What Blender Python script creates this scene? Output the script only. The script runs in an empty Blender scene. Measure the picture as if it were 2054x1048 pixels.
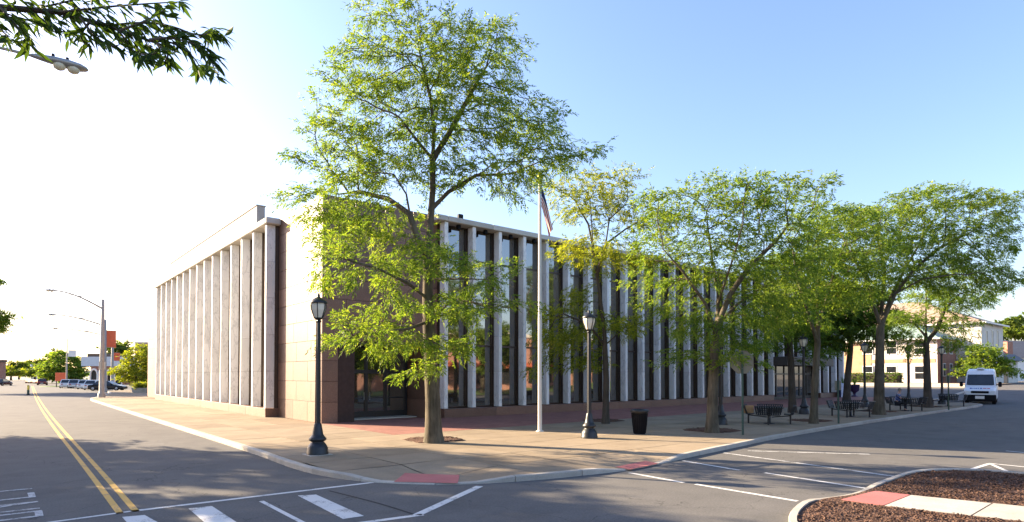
import bpy, math, random
import numpy as np
from mathutils import Vector, Matrix

R = math.radians
random.seed(7)
rng = np.random.default_rng(7)
scene = bpy.context.scene
COL = scene.collection

# ------------------------------------------------------------------ camera
IW, IH = 2054.0, 1048.0
FPX, HZ, CAMH, PITCH = 1226.0, 752.0, 2.4, R(1.2)
SHIFT = (HZ - IH / 2) - FPX * math.tan(PITCH)
YAW = math.atan2(.637, .771)
_fw = np.array([math.sin(YAW), math.cos(YAW), 0.0])
_rt = np.array([math.cos(YAW), -math.sin(YAW), 0.0])
_up = np.array([0, 0, 1.0])
_f3 = _fw * math.cos(PITCH) + _up * math.sin(PITCH)
_u3 = _up * math.cos(PITCH) - _fw * math.sin(PITCH)
EYE = np.array([0, 0, CAMH])
cam = bpy.data.cameras.new('camera')
cam.lens = 36.0 * FPX / IW
cam.sensor_width = 36.0
cam.shift_y = SHIFT / IW
cam.clip_start = .1
cam.clip_end = 8000
camo = bpy.data.objects.new('camera', cam)
COL.objects.link(camo)
camo.location = EYE
camo.rotation_euler = (math.pi / 2 + PITCH, 0, -YAW)
scene.camera = camo

# ------------------------------------------------------------------ sky, sun, exposure
SUN_EL = R(21.5)
SUN_H = np.array([-.4845, .8748])
SUN_DIR = np.array([SUN_H[0] * math.cos(SUN_EL), SUN_H[1] * math.cos(SUN_EL), math.sin(SUN_EL)])
world = bpy.data.worlds.new('World')
scene.world = world
world.use_nodes = True
wn = world.node_tree.nodes
sky = wn.new('ShaderNodeTexSky')
sky.sky_type = 'NISHITA'
sky.sun_disc = False
sky.sun_elevation = SUN_EL
sky.sun_rotation = math.atan2(SUN_H[0], SUN_H[1])
sky.altitude = 100
sky.air_density = 1.25
sky.dust_density = 1.7
sky.ozone_density = 4.0
wn['Background'].inputs['Strength'].default_value = .087
tint = wn.new('ShaderNodeMix')
tint.data_type = 'RGBA'; tint.blend_type = 'MULTIPLY'; tint.inputs[0].default_value = 1.0
tint.inputs[7].default_value = (1.08, .96, 1.02, 1)
world.node_tree.links.new(sky.outputs[0], tint.inputs[6])
world.node_tree.links.new(tint.outputs[2], wn['Background'].inputs['Color'])
sun = bpy.data.lights.new('sun', 'SUN')
sun.energy = 5.0
sun.angle = R(.5)
sun.color = (1, .8, .55)
suno = bpy.data.objects.new('sun', sun)
COL.objects.link(suno)
suno.rotation_euler = Vector(SUN_DIR).to_track_quat('Z', 'Y').to_euler()
scene.view_settings.view_transform = 'Standard'
scene.view_settings.look = 'None'
scene.view_settings.gamma = 1
scene.view_settings.use_curve_mapping = False
scene.view_settings.exposure = 2.15
scene.cycles.max_bounces = 8
scene.cycles.transparent_max_bounces = 8


# ------------------------------------------------------------------ measuring the photograph
def ray(px, py):
    return _rt * ((px - IW / 2) / FPX) + _u3 * ((IH / 2 - py + SHIFT) / FPX) + _f3


def gp(px, py, z=0.0):                    # point of the ground seen at a pixel of the photograph
    r = ray(px, py)
    p = EYE + r * ((z - CAMH) / r[2])
    return p


def dp(px, py, depth):                    # point seen at a pixel, at a distance along the view
    return EYE + ray(px, py) * depth


def depth_of(p):
    return float(np.dot(np.asarray(p, float) - EYE, _f3))


def smooth(t):
    t = min(1, max(0, t))
    return t * t * (3 - 2 * t)


def zt(x, y=0):                           # the ground rises gently towards the far block
    return 1.15 * smooth((x - 64) / 24)


# ------------------------------------------------------------------ helpers
def tag(o, label=None, cat=None, group=None, kind=None):
    if label: o['label'] = label
    if cat: o['category'] = cat
    if group: o['group'] = group
    if kind: o['kind'] = kind
    return o


def thing(name, label, cat, loc=(0, 0, 0), rz=0.0, group=None):
    o = bpy.data.objects.new(name, None)
    o.empty_display_size = .2
    COL.objects.link(o)
    o.location = loc
    o.rotation_euler = (0, 0, rz)
    return tag(o, label, cat, group)


class MB:
    def __init__(s):
        s.v, s.f, s.m, s.s = [], [], [], []

    def add(s, verts, faces, mi=0, sm=False):
        b = len(s.v)
        s.v += [tuple(map(float, q)) for q in verts]
        for f in faces:
            s.f.append([b + i for i in f]); s.m.append(mi); s.s.append(sm)
        return s

    def box(s, x0, x1, y0, y1, z0, z1, mi=0, bev=0.0):
        if bev <= 0:
            vs = [(x, y, z) for z in (z0, z1) for y in (y0, y1) for x in (x0, x1)]
            return s.add(vs, [(0, 2, 3, 1), (4, 5, 7, 6), (0, 1, 5, 4), (2, 6, 7, 3), (0, 4, 6, 2), (1, 3, 7, 5)], mi)
        b = min(bev, (x1 - x0) * .45, (y1 - y0) * .45, (z1 - z0) * .45)

        def ring(i, z):
            return [(x0 + i, y0 + b, z), (x0 + b, y0 + i, z), (x1 - b, y0 + i, z), (x1 - i, y0 + b, z),
                    (x1 - i, y1 - b, z), (x1 - b, y1 - i, z), (x0 + b, y1 - i, z), (x0 + i, y1 - b, z)]
        rs = [[(min(max(x, x0 + b), x1 - b), min(max(y, y0 + b), y1 - b), z0) for x, y, z in ring(0, z0)],
              ring(0, z0 + b), ring(0, z1 - b),
              [(min(max(x, x0 + b), x1 - b), min(max(y, y0 + b), y1 - b), z1) for x, y, z in ring(0, z1)]]
        return s.loft(rs, mi, caps=True)

    def loft(s, rings, mi=0, caps=True, sm=False, closed=True):
        n = len(rings[0]); b = []
        vs = [p for r in rings for p in r]
        fs = []
        for i in range(len(rings) - 1):
            for j in range(n if closed else n - 1):
                k = (j + 1) % n
                fs.append((i * n + j, i * n + k, (i + 1) * n + k, (i + 1) * n + j))
        s.add(vs, fs, mi, sm)
        if caps:
            s.add(rings[0], [tuple(range(n))[::-1]], mi)
            s.add(rings[-1], [tuple(range(n))], mi)
        return s

    def lathe(s, prof, n=16, c=(0, 0, 0), mi=0, sm=True, caps=True):
        rings = [[(c[0] + r * math.cos(2 * math.pi * k / n), c[1] + r * math.sin(2 * math.pi * k / n), c[2] + z) for k in range(n)] for r, z in prof]
        return s.loft(rings, mi, caps, sm)

    def tube(s, pts, rad, n=8, mi=0, sm=True, caps=True):
        pts = [np.asarray(p, float) for p in pts]
        if not hasattr(rad, '__len__'): rad = [rad] * len(pts)
        rings = []; u = None
        for i, p in enumerate(pts):
            t = pts[min(i + 1, len(pts) - 1)] - pts[max(i - 1, 0)]
            t = t / (np.linalg.norm(t) + 1e-9)
            if u is None:
                a = np.array([1.0, 0, 0]) if abs(t[0]) < .8 else np.array([0, 1.0, 0])
                u = np.cross(t, a)
            u = u - t * np.dot(u, t); u /= np.linalg.norm(u) + 1e-9
            w = np.cross(t, u)
            rings.append([p + rad[i] * (math.cos(2 * math.pi * k / n) * u + math.sin(2 * math.pi * k / n) * w) for k in range(n)])
        return s.loft(rings, mi, caps, sm)

    def prism(s, poly, z0, z1, mi=0):
        n = len(poly)
        a = sum(poly[i][0] * poly[(i + 1) % n][1] - poly[(i + 1) % n][0] * poly[i][1] for i in range(n))
        if a < 0: poly = poly[::-1]
        f0 = z0 if callable(z0) else (lambda x, y: z0)
        f1 = z1 if callable(z1) else (lambda x, y: z1)
        vs = [(x, y, f0(x, y)) for x, y in poly] + [(x, y, f1(x, y)) for x, y in poly]
        fs = [tuple(range(n))[::-1], tuple(range(n, 2 * n))] + [(i, (i + 1) % n, n + (i + 1) % n, n + i) for i in range(n)]
        return s.add(vs, fs, mi)

    def obox(s, c, ux, uy, uz, mi=0):       # box from a centre and three half vectors
        c, ux, uy, uz = (np.asarray(a, float) for a in (c, ux, uy, uz))
        vs = [c + a * ux + b * uy + d * uz for d in (-1, 1) for b in (-1, 1) for a in (-1, 1)]
        return s.add(vs, [(0, 2, 3, 1), (4, 5, 7, 6), (0, 1, 5, 4), (2, 6, 7, 3), (0, 4, 6, 2), (1, 3, 7, 5)], mi)

    def mesh(s, name, mats):
        me = bpy.data.meshes.new(name)
        me.from_pydata(s.v, [], s.f)
        for m in (mats if isinstance(mats, (list, tuple)) else [mats]): me.materials.append(m)
        me.polygons.foreach_set('material_index', s.m)
        me.polygons.foreach_set('use_smooth', s.s)
        me.update()
        return me

    def build(s, name, mats, parent=None, loc=None, rz=0.0):
        return place(name, s.mesh(name, mats), parent, loc, rz)


def place(name, me, parent=None, loc=None, rz=0.0):
    o = bpy.data.objects.new(name, me)
    COL.objects.link(o)
    if parent is not None: o.parent = parent
    if loc is not None: o.location = loc
    if rz: o.rotation_euler = (0, 0, rz)
    return o


CH = {}


def kids(o):
    return [c for c in bpy.data.objects if c.parent == o]


def copy_thing(root, loc, rz, label, group=None, tree=None):
    r = root.copy(); COL.objects.link(r)
    r.location = loc; r.rotation_euler = (0, 0, rz); r['label'] = label
    if group: r['group'] = group
    for ch in tree[root]:
        c = ch.copy(); COL.objects.link(c); c.parent = r
        for gch in tree.get(ch, []):
            d = gch.copy(); COL.objects.link(d); d.parent = c
    return r


def family():
    t = {}
    for o in bpy.data.objects:
        t.setdefault(o, [])
        if o.parent: t.setdefault(o.parent, []).append(o)
    return t


# ------------------------------------------------------------------ materials
class NT:
    def __init__(s, name):
        s.mat = bpy.data.materials.new(name); s.mat.use_nodes = True
        s.t = s.mat.node_tree; s.n = s.t.nodes
        s.b = s.n['Principled BSDF']; s.out = s.n['Material Output']

    def new(s, t, **kw):
        o = s.n.new(t)
        for k, v in kw.items(): setattr(o, k, v)
        return o

    def link(s, a, b): s.t.links.new(a, b)

    def coord(s, world=False):
        if world: return s.new('ShaderNodeNewGeometry').outputs['Position']
        return s.new('ShaderNodeTexCoord').outputs['Object']

    def noise(s, vec, scale, detail=4, rough=.55):
        o = s.new('ShaderNodeTexNoise'); o.inputs['Scale'].default_value = scale
        o.inputs['Detail'].default_value = detail; o.inputs['Roughness'].default_value = rough
        s.link(vec, o.inputs['Vector'])
        return o.outputs['Fac']

    def ramp(s, fac, stops):
        o = s.new('ShaderNodeValToRGB'); e = o.color_ramp.elements
        while len(e) < len(stops): e.new(.5)
        for i, (p, c) in enumerate(stops):
            e[i].position = p; e[i].color = (*c, 1) if len(c) == 3 else c
        s.link(fac, o.inputs['Fac'])
        return o.outputs['Color']

    def mix(s, fac, a, b, mode='MIX'):
        o = s.new('ShaderNodeMix', data_type='RGBA', blend_type=mode)
        for v, i in ((fac, 0), (a, 6), (b, 7)):
            if isinstance(v, (int, float)): o.inputs[i].default_value = v
            elif isinstance(v, tuple): o.inputs[i].default_value = (*v, 1) if len(v) == 3 else v
            else: s.link(v, o.inputs[i])
        return o.outputs[2]

    def math(s, op, a, b=0.0):
        o = s.new('ShaderNodeMath', operation=op)
        for v, i in ((a, 0), (b, 1)):
            if isinstance(v, (int, float)): o.inputs[i].default_value = v
            else: s.link(v, o.inputs[i])
        return o.outputs[0]

    def bump(s, h, strength=.3, dist=.02):
        o = s.new('ShaderNodeBump'); o.inputs['Strength'].default_value = strength; o.inputs['Distance'].default_value = dist
        s.link(h, o.inputs['Height']); s.link(o.outputs[0], s.b.inputs['Normal'])

    def done(s, col=None, rough=None, metal=None, spec=None):
        if col is not None:
            if isinstance(col, tuple): s.b.inputs['Base Color'].default_value = (*col, 1)
            else: s.link(col, s.b.inputs['Base Color'])
        if rough is not None:
            if isinstance(rough, (int, float)): s.b.inputs['Roughness'].default_value = rough
            else: s.link(rough, s.b.inputs['Roughness'])
        if metal is not None: s.b.inputs['Metallic'].default_value = metal
        if spec is not None: s.b.inputs['Specular IOR Level'].default_value = spec
        return s.mat


def sc(c, k): return tuple(min(1, x * k) for x in c)


def mat(name, c, rough=.6, var=.18, scale=6.0, bump=0.0, metal=0.0, spec=.5, world=False, rnd=0.0, fine=0.0):
    t = NT(name); v = t.coord(world)
    f = t.noise(v, scale, 5)
    col = t.ramp(f, [(.3, sc(c, 1 - var)), (.7, sc(c, 1 + var))])
    if fine > 0:
        f2 = t.noise(v, scale * 14, 3)
        col = t.mix(fine, col, t.ramp(f2, [(.3, sc(c, .55)), (.7, sc(c, 1.45))]))
    if rnd > 0:
        oi = t.new('ShaderNodeObjectInfo')
        m = t.new('ShaderNodeMapRange'); m.inputs[3].default_value = 1 - rnd; m.inputs[4].default_value = 1 + rnd
        t.link(oi.outputs['Random'], m.inputs[0])
        col = t.mix(1.0, col, t.new('ShaderNodeCombineColor').outputs[0], 'MULTIPLY') if False else _mulv(t, col, m.outputs[0])
    if bump > 0: t.bump(t.noise(v, scale * 6, 4), bump)
    return t.done(col, rough, metal, spec)


def _mulv(t, col, val):
    o = t.new('ShaderNodeVectorMath', operation='SCALE')
    t.link(col, o.inputs[0]); t.link(val, o.inputs['Scale'])
    return o.outputs[0]


def make_asphalt():
    t = NT('asphalt'); v = t.coord(True)
    big = t.noise(v, .18, 4)
    mid = t.noise(v, 1.1, 5)
    fine = t.noise(v, 26, 3, .7)
    col = t.ramp(big, [(.3, (.115, .112, .107)), (.7, (.165, .158, .148))])
    col = t.mix(.55, col, t.ramp(mid, [(.25, (.1, .098, .094)), (.75, (.195, .186, .173))]))
    col = t.mix(.35, col, t.ramp(fine, [(.3, (.04, .04, .04)), (.72, (.2, .19, .18))]))
    vo = t.new('ShaderNodeTexVoronoi', feature='DISTANCE_TO_EDGE'); vo.inputs['Scale'].default_value = .23
    wv = t.new('ShaderNodeVectorMath', operation='ADD')
    nz = t.new('ShaderNodeTexNoise'); nz.inputs['Scale'].default_value = .9; nz.inputs['Detail'].default_value = 5
    t.link(v, nz.inputs['Vector']); t.link(v, wv.inputs[0])
    sv = t.new('ShaderNodeVectorMath', operation='SCALE'); sv.inputs['Scale'].default_value = 1.6
    t.link(nz.outputs['Color'], sv.inputs[0]); t.link(sv.outputs[0], wv.inputs[1]); t.link(wv.outputs[0], vo.inputs['Vector'])
    cr = t.math('LESS_THAN', vo.outputs['Distance'], .0022)
    col = t.mix(t.math('MULTIPLY', cr, .45), col, (.03, .03, .032))
    st = t.ramp(t.noise(v, .5, 5, .65), [(.55, (0, 0, 0)), (.72, (1, 1, 1))])
    col = t.mix(t.math('MULTIPLY', st, .3), col, (.05, .048, .045))
    t.bump(fine, .35, .01)
    return t.done(col, .92, spec=.1)


def make_paint(name, c, worn=.5):
    t = NT(name); v = t.coord(True)
    a = t.noise(v, 2.2, 5, .7); b = t.noise(v, 30, 3, .7)
    m = t.math('ADD', t.math('MULTIPLY', a, .6), t.math('MULTIPLY', b, .4))
    k = t.ramp(m, [(worn - .06, (0, 0, 0)), (worn + .05, (1, 1, 1))])
    col = t.mix(k, (.13, .125, .12), c)
    return t.done(col, .75, spec=.3)


def make_concrete(name, a, b, scale=1.2):
    t = NT(name); v = t.coord(True)
    col = t.ramp(t.noise(v, scale, 5, .6), [(.3, a), (.7, b)])
    col = t.mix(.28, col, t.ramp(t.noise(v, 45, 2), [(.3, sc(a, .6)), (.7, sc(b, 1.25))]))
    st = t.noise(v, .35, 5, .7)
    col = t.mix(t.math('MULTIPLY', t.ramp(st, [(.5, (0, 0, 0)), (.75, (1, 1, 1))]), .35), col, sc(a, .6))
    oi = t.new('ShaderNodeObjectInfo')
    m = t.new('ShaderNodeMapRange'); m.inputs[3].default_value = .84; m.inputs[4].default_value = 1.1
    t.link(oi.outputs['Random'], m.inputs[0])
    col = _mulv(t, col, m.outputs[0])
    t.bump(t.noise(v, 60, 3), .2, .01)
    return t.done(col, .9, spec=.12)


def make_granite():
    t = NT('polished_granite'); v = t.coord(True)
    vo = t.new('ShaderNodeTexVoronoi'); vo.inputs['Scale'].default_value = 55; t.link(v, vo.inputs['Vector'])
    col = t.ramp(vo.outputs['Color'], [(.15, (.095, .044, .028)), (.5, (.185, .092, .056)), (.85, (.25, .138, .088))])
    col = t.mix(.4, col, t.ramp(t.noise(v, 1.4, 5), [(.3, (.145, .07, .044)), (.7, (.215, .113, .07))]))
    oi = t.new('ShaderNodeObjectInfo')
    m = t.new('ShaderNodeMapRange'); m.inputs[3].default_value = .76; m.inputs[4].default_value = 1.2
    t.link(oi.outputs['Random'], m.inputs[0])
    col = _mulv(t, col, m.outputs[0])
    rg = t.ramp(t.noise(v, 3, 4), [(.3, (.46, .46, .46)), (.7, (.56, .56, .56))])
    return t.done(col, rg, spec=.7)


def make_marble():
    t = NT('veined_marble'); v = t.coord(True)
    sv = t.new('ShaderNodeVectorMath', operation='MULTIPLY'); sv.inputs[1].default_value = (1.6, 1.6, .55); t.link(v, sv.inputs[0])
    n = t.noise(sv.outputs[0], .75, 8, .66)
    d = t.math('ABSOLUTE', t.math('SUBTRACT', n, .5))
    vein = t.ramp(d, [(0, (.6, .6, .59)), (.012, (.8, .79, .775)), (.035, (.87, .86, .84))])
    soft = t.ramp(t.noise(v, .8, 4), [(.3, (.88, .88, .88)), (.7, (1, 1, 1))])
    col = t.mix(1.0, vein, soft, 'MULTIPLY')
    oi = t.new('ShaderNodeObjectInfo')
    m = t.new('ShaderNodeMapRange'); m.inputs[3].default_value = .88; m.inputs[4].default_value = 1.04
    t.link(oi.outputs['Random'], m.inputs[0])
    return t.done(_mulv(t, col, m.outputs[0]), .45, spec=.4)


def make_brickwork(name, c1, c2, mortar, sx=.22, sz=.075, horizontal=False):
    t = NT(name); v = t.coord(True)
    sp = t.new('ShaderNodeSeparateXYZ'); t.link(v, sp.inputs[0])
    cb = t.new('ShaderNodeCombineXYZ')
    if horizontal:
        t.link(sp.outputs[0], cb.inputs[0]); t.link(sp.outputs[1], cb.inputs[1])
    else:
        t.link(t.math('ADD', sp.outputs[0], sp.outputs[1]), cb.inputs[0]); t.link(sp.outputs[2], cb.inputs[1])
    b = t.new('ShaderNodeTexBrick'); t.link(cb.outputs[0], b.inputs['Vector'])
    b.inputs['Color1'].default_value = (*c1, 1); b.inputs['Color2'].default_value = (*c2, 1); b.inputs['Mortar'].default_value = (*mortar, 1)
    b.inputs['Scale'].default_value = 1; b.inputs['Brick Width'].default_value = sx; b.inputs['Row Height'].default_value = sz
    b.inputs['Mortar Size'].default_value = .006; b.inputs['Bias'].default_value = -.2
    col = t.mix(.4, b.outputs['Color'], t.ramp(t.noise(v, 1.5, 5), [(.3, sc(c1, .7)), (.7, sc(c2, 1.2))]))
    return t.done(col, .85, spec=.25)


def make_glass(name, base, ior=2.0, rough=.03, wave=.04):
    t = NT(name); v = t.coord(True)
    col = t.ramp(t.noise(v, .9, 4), [(.3, sc(base, .6)), (.7, sc(base, 1.4))])
    t.b.inputs['IOR'].default_value = ior
    t.bump(t.noise(v, .8, 2), wave, .05)
    return t.done(col, rough)


def make_leaf(name, a, b, c, trans=.55, k=1.0):
    t = NT(name)
    gi = t.new('ShaderNodeNewGeometry')
    v = t.coord(True)
    r = t.math('ADD', t.math('MULTIPLY', gi.outputs['Random Per Island'], .55), t.math('MULTIPLY', t.noise(v, .55, 3), .6))
    col = t.ramp(r, [(.28, sc(a, k)), (.58, sc(b, k)), (.86, sc(c, k))])
    t.link(col, t.b.inputs['Base Color'])
    t.b.inputs['Roughness'].default_value = .6
    t.b.inputs['Specular IOR Level'].default_value = .15
    tr = t.new('ShaderNodeBsdfTranslucent')
    tcol = t.mix(1.0, col, (1.5, 1.45, .5), 'MULTIPLY')
    t.link(tcol, tr.inputs['Color'])
    mx = t.new('ShaderNodeMixShader'); mx.inputs[0].default_value = trans
    t.link(t.b.outputs[0], mx.inputs[1]); t.link(tr.outputs[0], mx.inputs[2]); t.link(mx.outputs[0], t.out.inputs['Surface'])
    return t.mat


def make_bark(name, a, b):
    t = NT(name); v = t.coord(False)
    sv = t.new('ShaderNodeVectorMath', operation='MULTIPLY'); sv.inputs[1].default_value = (1, 1, .13); t.link(v, sv.inputs[0])
    n = t.noise(sv.outputs[0], 11, 6, .7)
    col = t.mix(.4, t.ramp(n, [(.3, a), (.7, b)]), t.ramp(t.noise(v, 1.1, 4), [(.3, sc(a, .8)), (.7, sc(b, 1.2))]))
    t.bump(n, .9, .03)
    return t.done(col, .9, spec=.2)


def make_mulch():
    t = NT('bark_mulch'); v = t.coord(True)
    vo = t.new('ShaderNodeTexVoronoi'); vo.inputs['Scale'].default_value = 26; t.link(v, vo.inputs['Vector'])
    col = t.ramp(vo.outputs['Color'], [(.2, (.085, .05, .037)), (.6, (.14, .083, .06)), (.95, (.21, .135, .1))])
    col = t.mix(.4, col, t.ramp(t.noise(v, 2.5, 5), [(.3, (.06, .034, .025)), (.7, (.14, .08, .058))]))
    t.bump(vo.outputs['Distance'], .9, .04)
    return t.done(col, .95, spec=.15)


M = {}
M['asphalt'] = make_asphalt()
M['white_paint'] = make_paint('worn_white_paint', (.62, .61, .58), .42)
M['faint_paint'] = make_paint('faded_white_paint', (.5, .5, .49), .47)
M['yellow_paint'] = make_paint('worn_yellow_paint', (.62, .36, .07), .42)
M['concrete'] = make_concrete('sidewalk_concrete', (.24, .19, .133), (.32, .257, .183))
M['kerb'] = make_concrete('kerb_concrete', (.38, .35, .3), (.5, .46, .4), 2.5)
M['bed'] = mat('mortar_bed', (.16, .13, .1), .95, world=True)
M['red_pad'] = make_concrete('red_pad', (.42, .145, .135), (.5, .19, .175), 1.6)
M['brick_paving'] = make_brickwork('brick_paving', (.23, .1, .075), (.31, .14, .108), (.24, .125, .1), .2, .1, True)
M['granite'] = make_granite()
M['marble'] = make_marble()
M['marble_edge'] = M['marble']
M['bronze'] = mat('bronze_metal', (.085, .06, .048), .42, .15, 4, metal=.35, world=True)
M['joint'] = mat('dark_joint', (.05, .03, .025), .9, world=True)
M['cornice'] = make_concrete('cornice_concrete', (.5, .47, .42), (.6, .57, .51), 1.5)
M['white_wall'] = mat('white_render', (.78, .76, .72), .8, .05, 1.5, world=True)
M['roof'] = mat('roof_felt', (.2, .2, .2), .9, world=True)
M['black_metal'] = mat('black_cast_iron', (.012, .013, .016), .42, .3, 8, bump=.05)
M['dark_frame'] = mat('dark_door_frame', (.012, .012, .014), .4, .2, 3)
M['glass_top'] = make_glass('bronze_glass', (.03, .025, .02), 2.6)
M['glass_blind'] = make_glass('glass_over_blinds', (.11, .085, .05), 2.6)
M['glass_low'] = make_glass('bronze_glass_low', (.035, .025, .016), 3.0)
M['door_glass'] = make_glass('door_glass', (.018, .02, .018), 3.0)
M['lamp_glass'] = mat('frosted_lamp_glass', (.72, .66, .52), .35, .05, 6)
M['grey_metal'] = mat('galvanised_steel', (.33, .33, .32), .5, .12, 5, metal=.55)
M['pole_metal'] = mat('weathered_pole', (.33, .3, .26), .6, .15, 3)
M['lens'] = mat('lamp_lens', (.6, .56, .42), .25, .05, 5)
M['white_pole'] = mat('white_pole_paint', (.62, .57, .5), .35, .05, 2)
M['gold'] = mat('gold_ball', (.6, .4, .12), .3, metal=.8)
M['green_post'] = mat('green_sign_post', (.05, .085, .06), .6)
M['sign_back'] = mat('bare_aluminium_sign_back', (.2, .175, .125), .7, .06, 3)
M['bark'] = make_bark('locust_bark', (.03, .026, .018), (.17, .14, .098))
M['bark_dark'] = make_bark('dark_bark', (.045, .036, .03), (.11, .09, .072))
M['mulch'] = make_mulch()
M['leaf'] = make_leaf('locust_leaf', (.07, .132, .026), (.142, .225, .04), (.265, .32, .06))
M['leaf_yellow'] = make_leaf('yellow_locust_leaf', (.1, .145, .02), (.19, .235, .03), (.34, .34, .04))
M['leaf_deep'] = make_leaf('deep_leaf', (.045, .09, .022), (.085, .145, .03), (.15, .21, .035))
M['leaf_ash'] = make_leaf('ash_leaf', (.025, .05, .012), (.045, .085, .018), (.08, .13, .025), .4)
M['leaf_far'] = make_leaf('far_leaf', (.06, .1, .025), (.1, .15, .03), (.16, .2, .035), .5)
M['grass'] = mat('lawn_grass', (.09, .15, .03), .9, .3, 1.2, bump=.3, world=True, fine=.4)
M['ground'] = mat('dry_ground', (.2, .18, .14), .95, .25, .05, world=True)
M['hill'] = mat('wooded_hill', (.05, .075, .04), .95, .3, .02, world=True)
M['cream'] = mat('cream_brick', (.64, .585, .51), .8, .1, 1.2, world=True, fine=.15)
M['grey_wall'] = mat('pale_grey_wall', (.6, .57, .5), .8, .08, 1.0, world=True)
M['far_brick'] = make_brickwork('far_red_brick', (.28, .13, .09), (.36, .18, .13), (.38, .3, .25))
M['tan_brick'] = make_brickwork('tan_brick', (.42, .26, .15), (.5, .32, .19), (.45, .36, .27))
M['teal_roof'] = mat('green_slate_roof', (.2, .28, .24), .7, .2, 3, world=True)
M['tan_roof'] = mat('tan_shingle_roof', (.3, .22, .17), .8, .15, 3, world=True)
M['slate'] = mat('dark_slate_roof', (.075, .08, .095), .7, .2, 3, world=True)
M['trim'] = mat('white_trim', (.75, .73, .68), .6, .05, 3, world=True)
M['window_glass'] = make_glass('dark_window_glass', (.02, .023, .027), 1.4, .05, 0.02)
M['bluewall'] = mat('pale_blue_panel', (.5, .57, .62), .6, .06, 2, world=True)
M['orange'] = mat('orange_sheet', (.75, .13, .04), .55, .1, 3)
M['yellow'] = mat('yellow_plastic', (.7, .5, .05), .5)
M['white'] = mat('white_car_paint', (.72, .74, .76), .25, .02, 2)
M['silver'] = mat('silver_car_paint', (.45, .47, .5), .28, .03, 2, metal=.4)
M['black_paint'] = mat('black_car_paint', (.012, .012, .015), .22, .1, 2)
M['red_paint'] = mat('dark_red_car_paint', (.12, .02, .02), .25, .05, 2)
M['car_glass'] = make_glass('car_glass', (.02, .025, .03), 1.6, .05, 0)
M['tyre'] = mat('tyre_rubber', (.014, .014, .014), .85)
M['rim'] = mat('wheel_rim', (.4, .4, .41), .35, metal=.7)
M['headlight'] = mat('headlight_lens', (.75, .77, .78), .12, .03, 3)
M['taillight'] = mat('taillight_lens', (.3, .015, .012), .2)
M['plastic'] = mat('black_plastic', (.006, .006, .008), .7, spec=.2)
M['blue_ink'] = mat('blue_lettering', (.02, .045, .25), .5)
M['red_ink'] = mat('red_lettering', (.5, .03, .04), .5)
M['skin'] = mat('skin', (.42, .24, .17), .55, .05)
M['navy'] = None
M['hair'] = mat('grey_hair', (.2, .18, .16), .8)
M['trousers'] = mat('dark_trousers', (.015, .016, .025), .85)
M['shoe'] = mat('dark_shoe', (.015, .013, .012), .6)
M['purple'] = mat('purple_pot', (.045, .02, .07), .5)
M['white_box'] = mat('white_planter', (.6, .65, .75), .5)
M['navy_trim'] = mat('navy_trim', (.02, .03, .12), .5)
M['flag_red'] = mat('flag_red', (.42, .02, .03), .75, .1)
M['flag_white'] = mat('flag_white', (.72, .7, .68), .75, .05)
M['flag_blue'] = mat('flag_blue', (.02, .03, .13), .75, .1)
M['bag'] = mat('bin_liner', (.02, .02, .022), .3)
M['card'] = mat('wooden_back', (.4, .22, .1), .75, .2, 8)


def make_shirt():
    t = NT('patterned_navy_shirt'); v = t.coord(False)
    vo = t.new('ShaderNodeTexVoronoi'); vo.inputs['Scale'].default_value = 14; t.link(v, vo.inputs['Vector'])
    col = t.ramp(vo.outputs['Color'], [(.55, (.03, .05, .16)), (.7, (.22, .26, .4))])
    return t.done(col, .8)


M['navy'] = make_shirt()


# ------------------------------------------------------------------ ground, road
def ground_sheet(name, xs, ys, zf, m, kind='structure'):
    mb = MB(); nx = len(xs)
    vs = [(x, y, zf(x, y)) for y in ys for x in xs]
    fs = [(j * nx + i, j * nx + i + 1, (j + 1) * nx + i + 1, (j + 1) * nx + i) for j in range(len(ys) - 1) for i in range(nx - 1)]
    mb.add(vs, fs)
    return tag(mb.build(name, m), kind=kind)


xs_r = [-60, -20, -7, 6, 20, 40, 60] + list(range(64, 90, 2)) + [100, 120, 150]
ground_sheet('ground', [-3500, -800, -200] + xs_r + [200, 800, 3500], [-3500, -800, -200, -60, 0, 60, 200, 800, 3500],
             lambda x, y: zt(x) - .08, M['ground'])
ground_sheet('road', xs_r, [-55, -20, 0, 20, 40, 70, 110, 160, 330], lambda x, y: zt(x), M['asphalt'])


# kerb line: outer edge of the pavement, from the far end of the left street round the corner to the far right
def chaikin(p, n=2):
    p = [np.asarray(q, float) for q in p]
    for _ in range(n):
        o = [p[0]]
        for a, b in zip(p[:-1], p[1:]): o += [a * .75 + b * .25, a * .25 + b * .75]
        o.append(p[-1]); p = o
    return p


def through(p, m=6):                       # smooth curve through the points
    p = [np.asarray(q, float) for q in p]; o = []
    for k in range(len(p) - 1):
        a, b, c, d = p[max(0, k - 1)], p[k], p[k + 1], p[min(len(p) - 1, k + 2)]
        L = np.linalg.norm(c - b); ta = (c - a) / max(1e-6, np.linalg.norm(c - a)) * L; tb = (d - b) / max(1e-6, np.linalg.norm(d - b)) * L
        for i in range(m):
            t = i / m
            o.append((2 * t**3 - 3 * t**2 + 1) * b + (t**3 - 2 * t**2 + t) * ta + (-2 * t**3 + 3 * t**2) * c + (t**3 - t**2) * tb)
    return o + [p[-1]]


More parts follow.
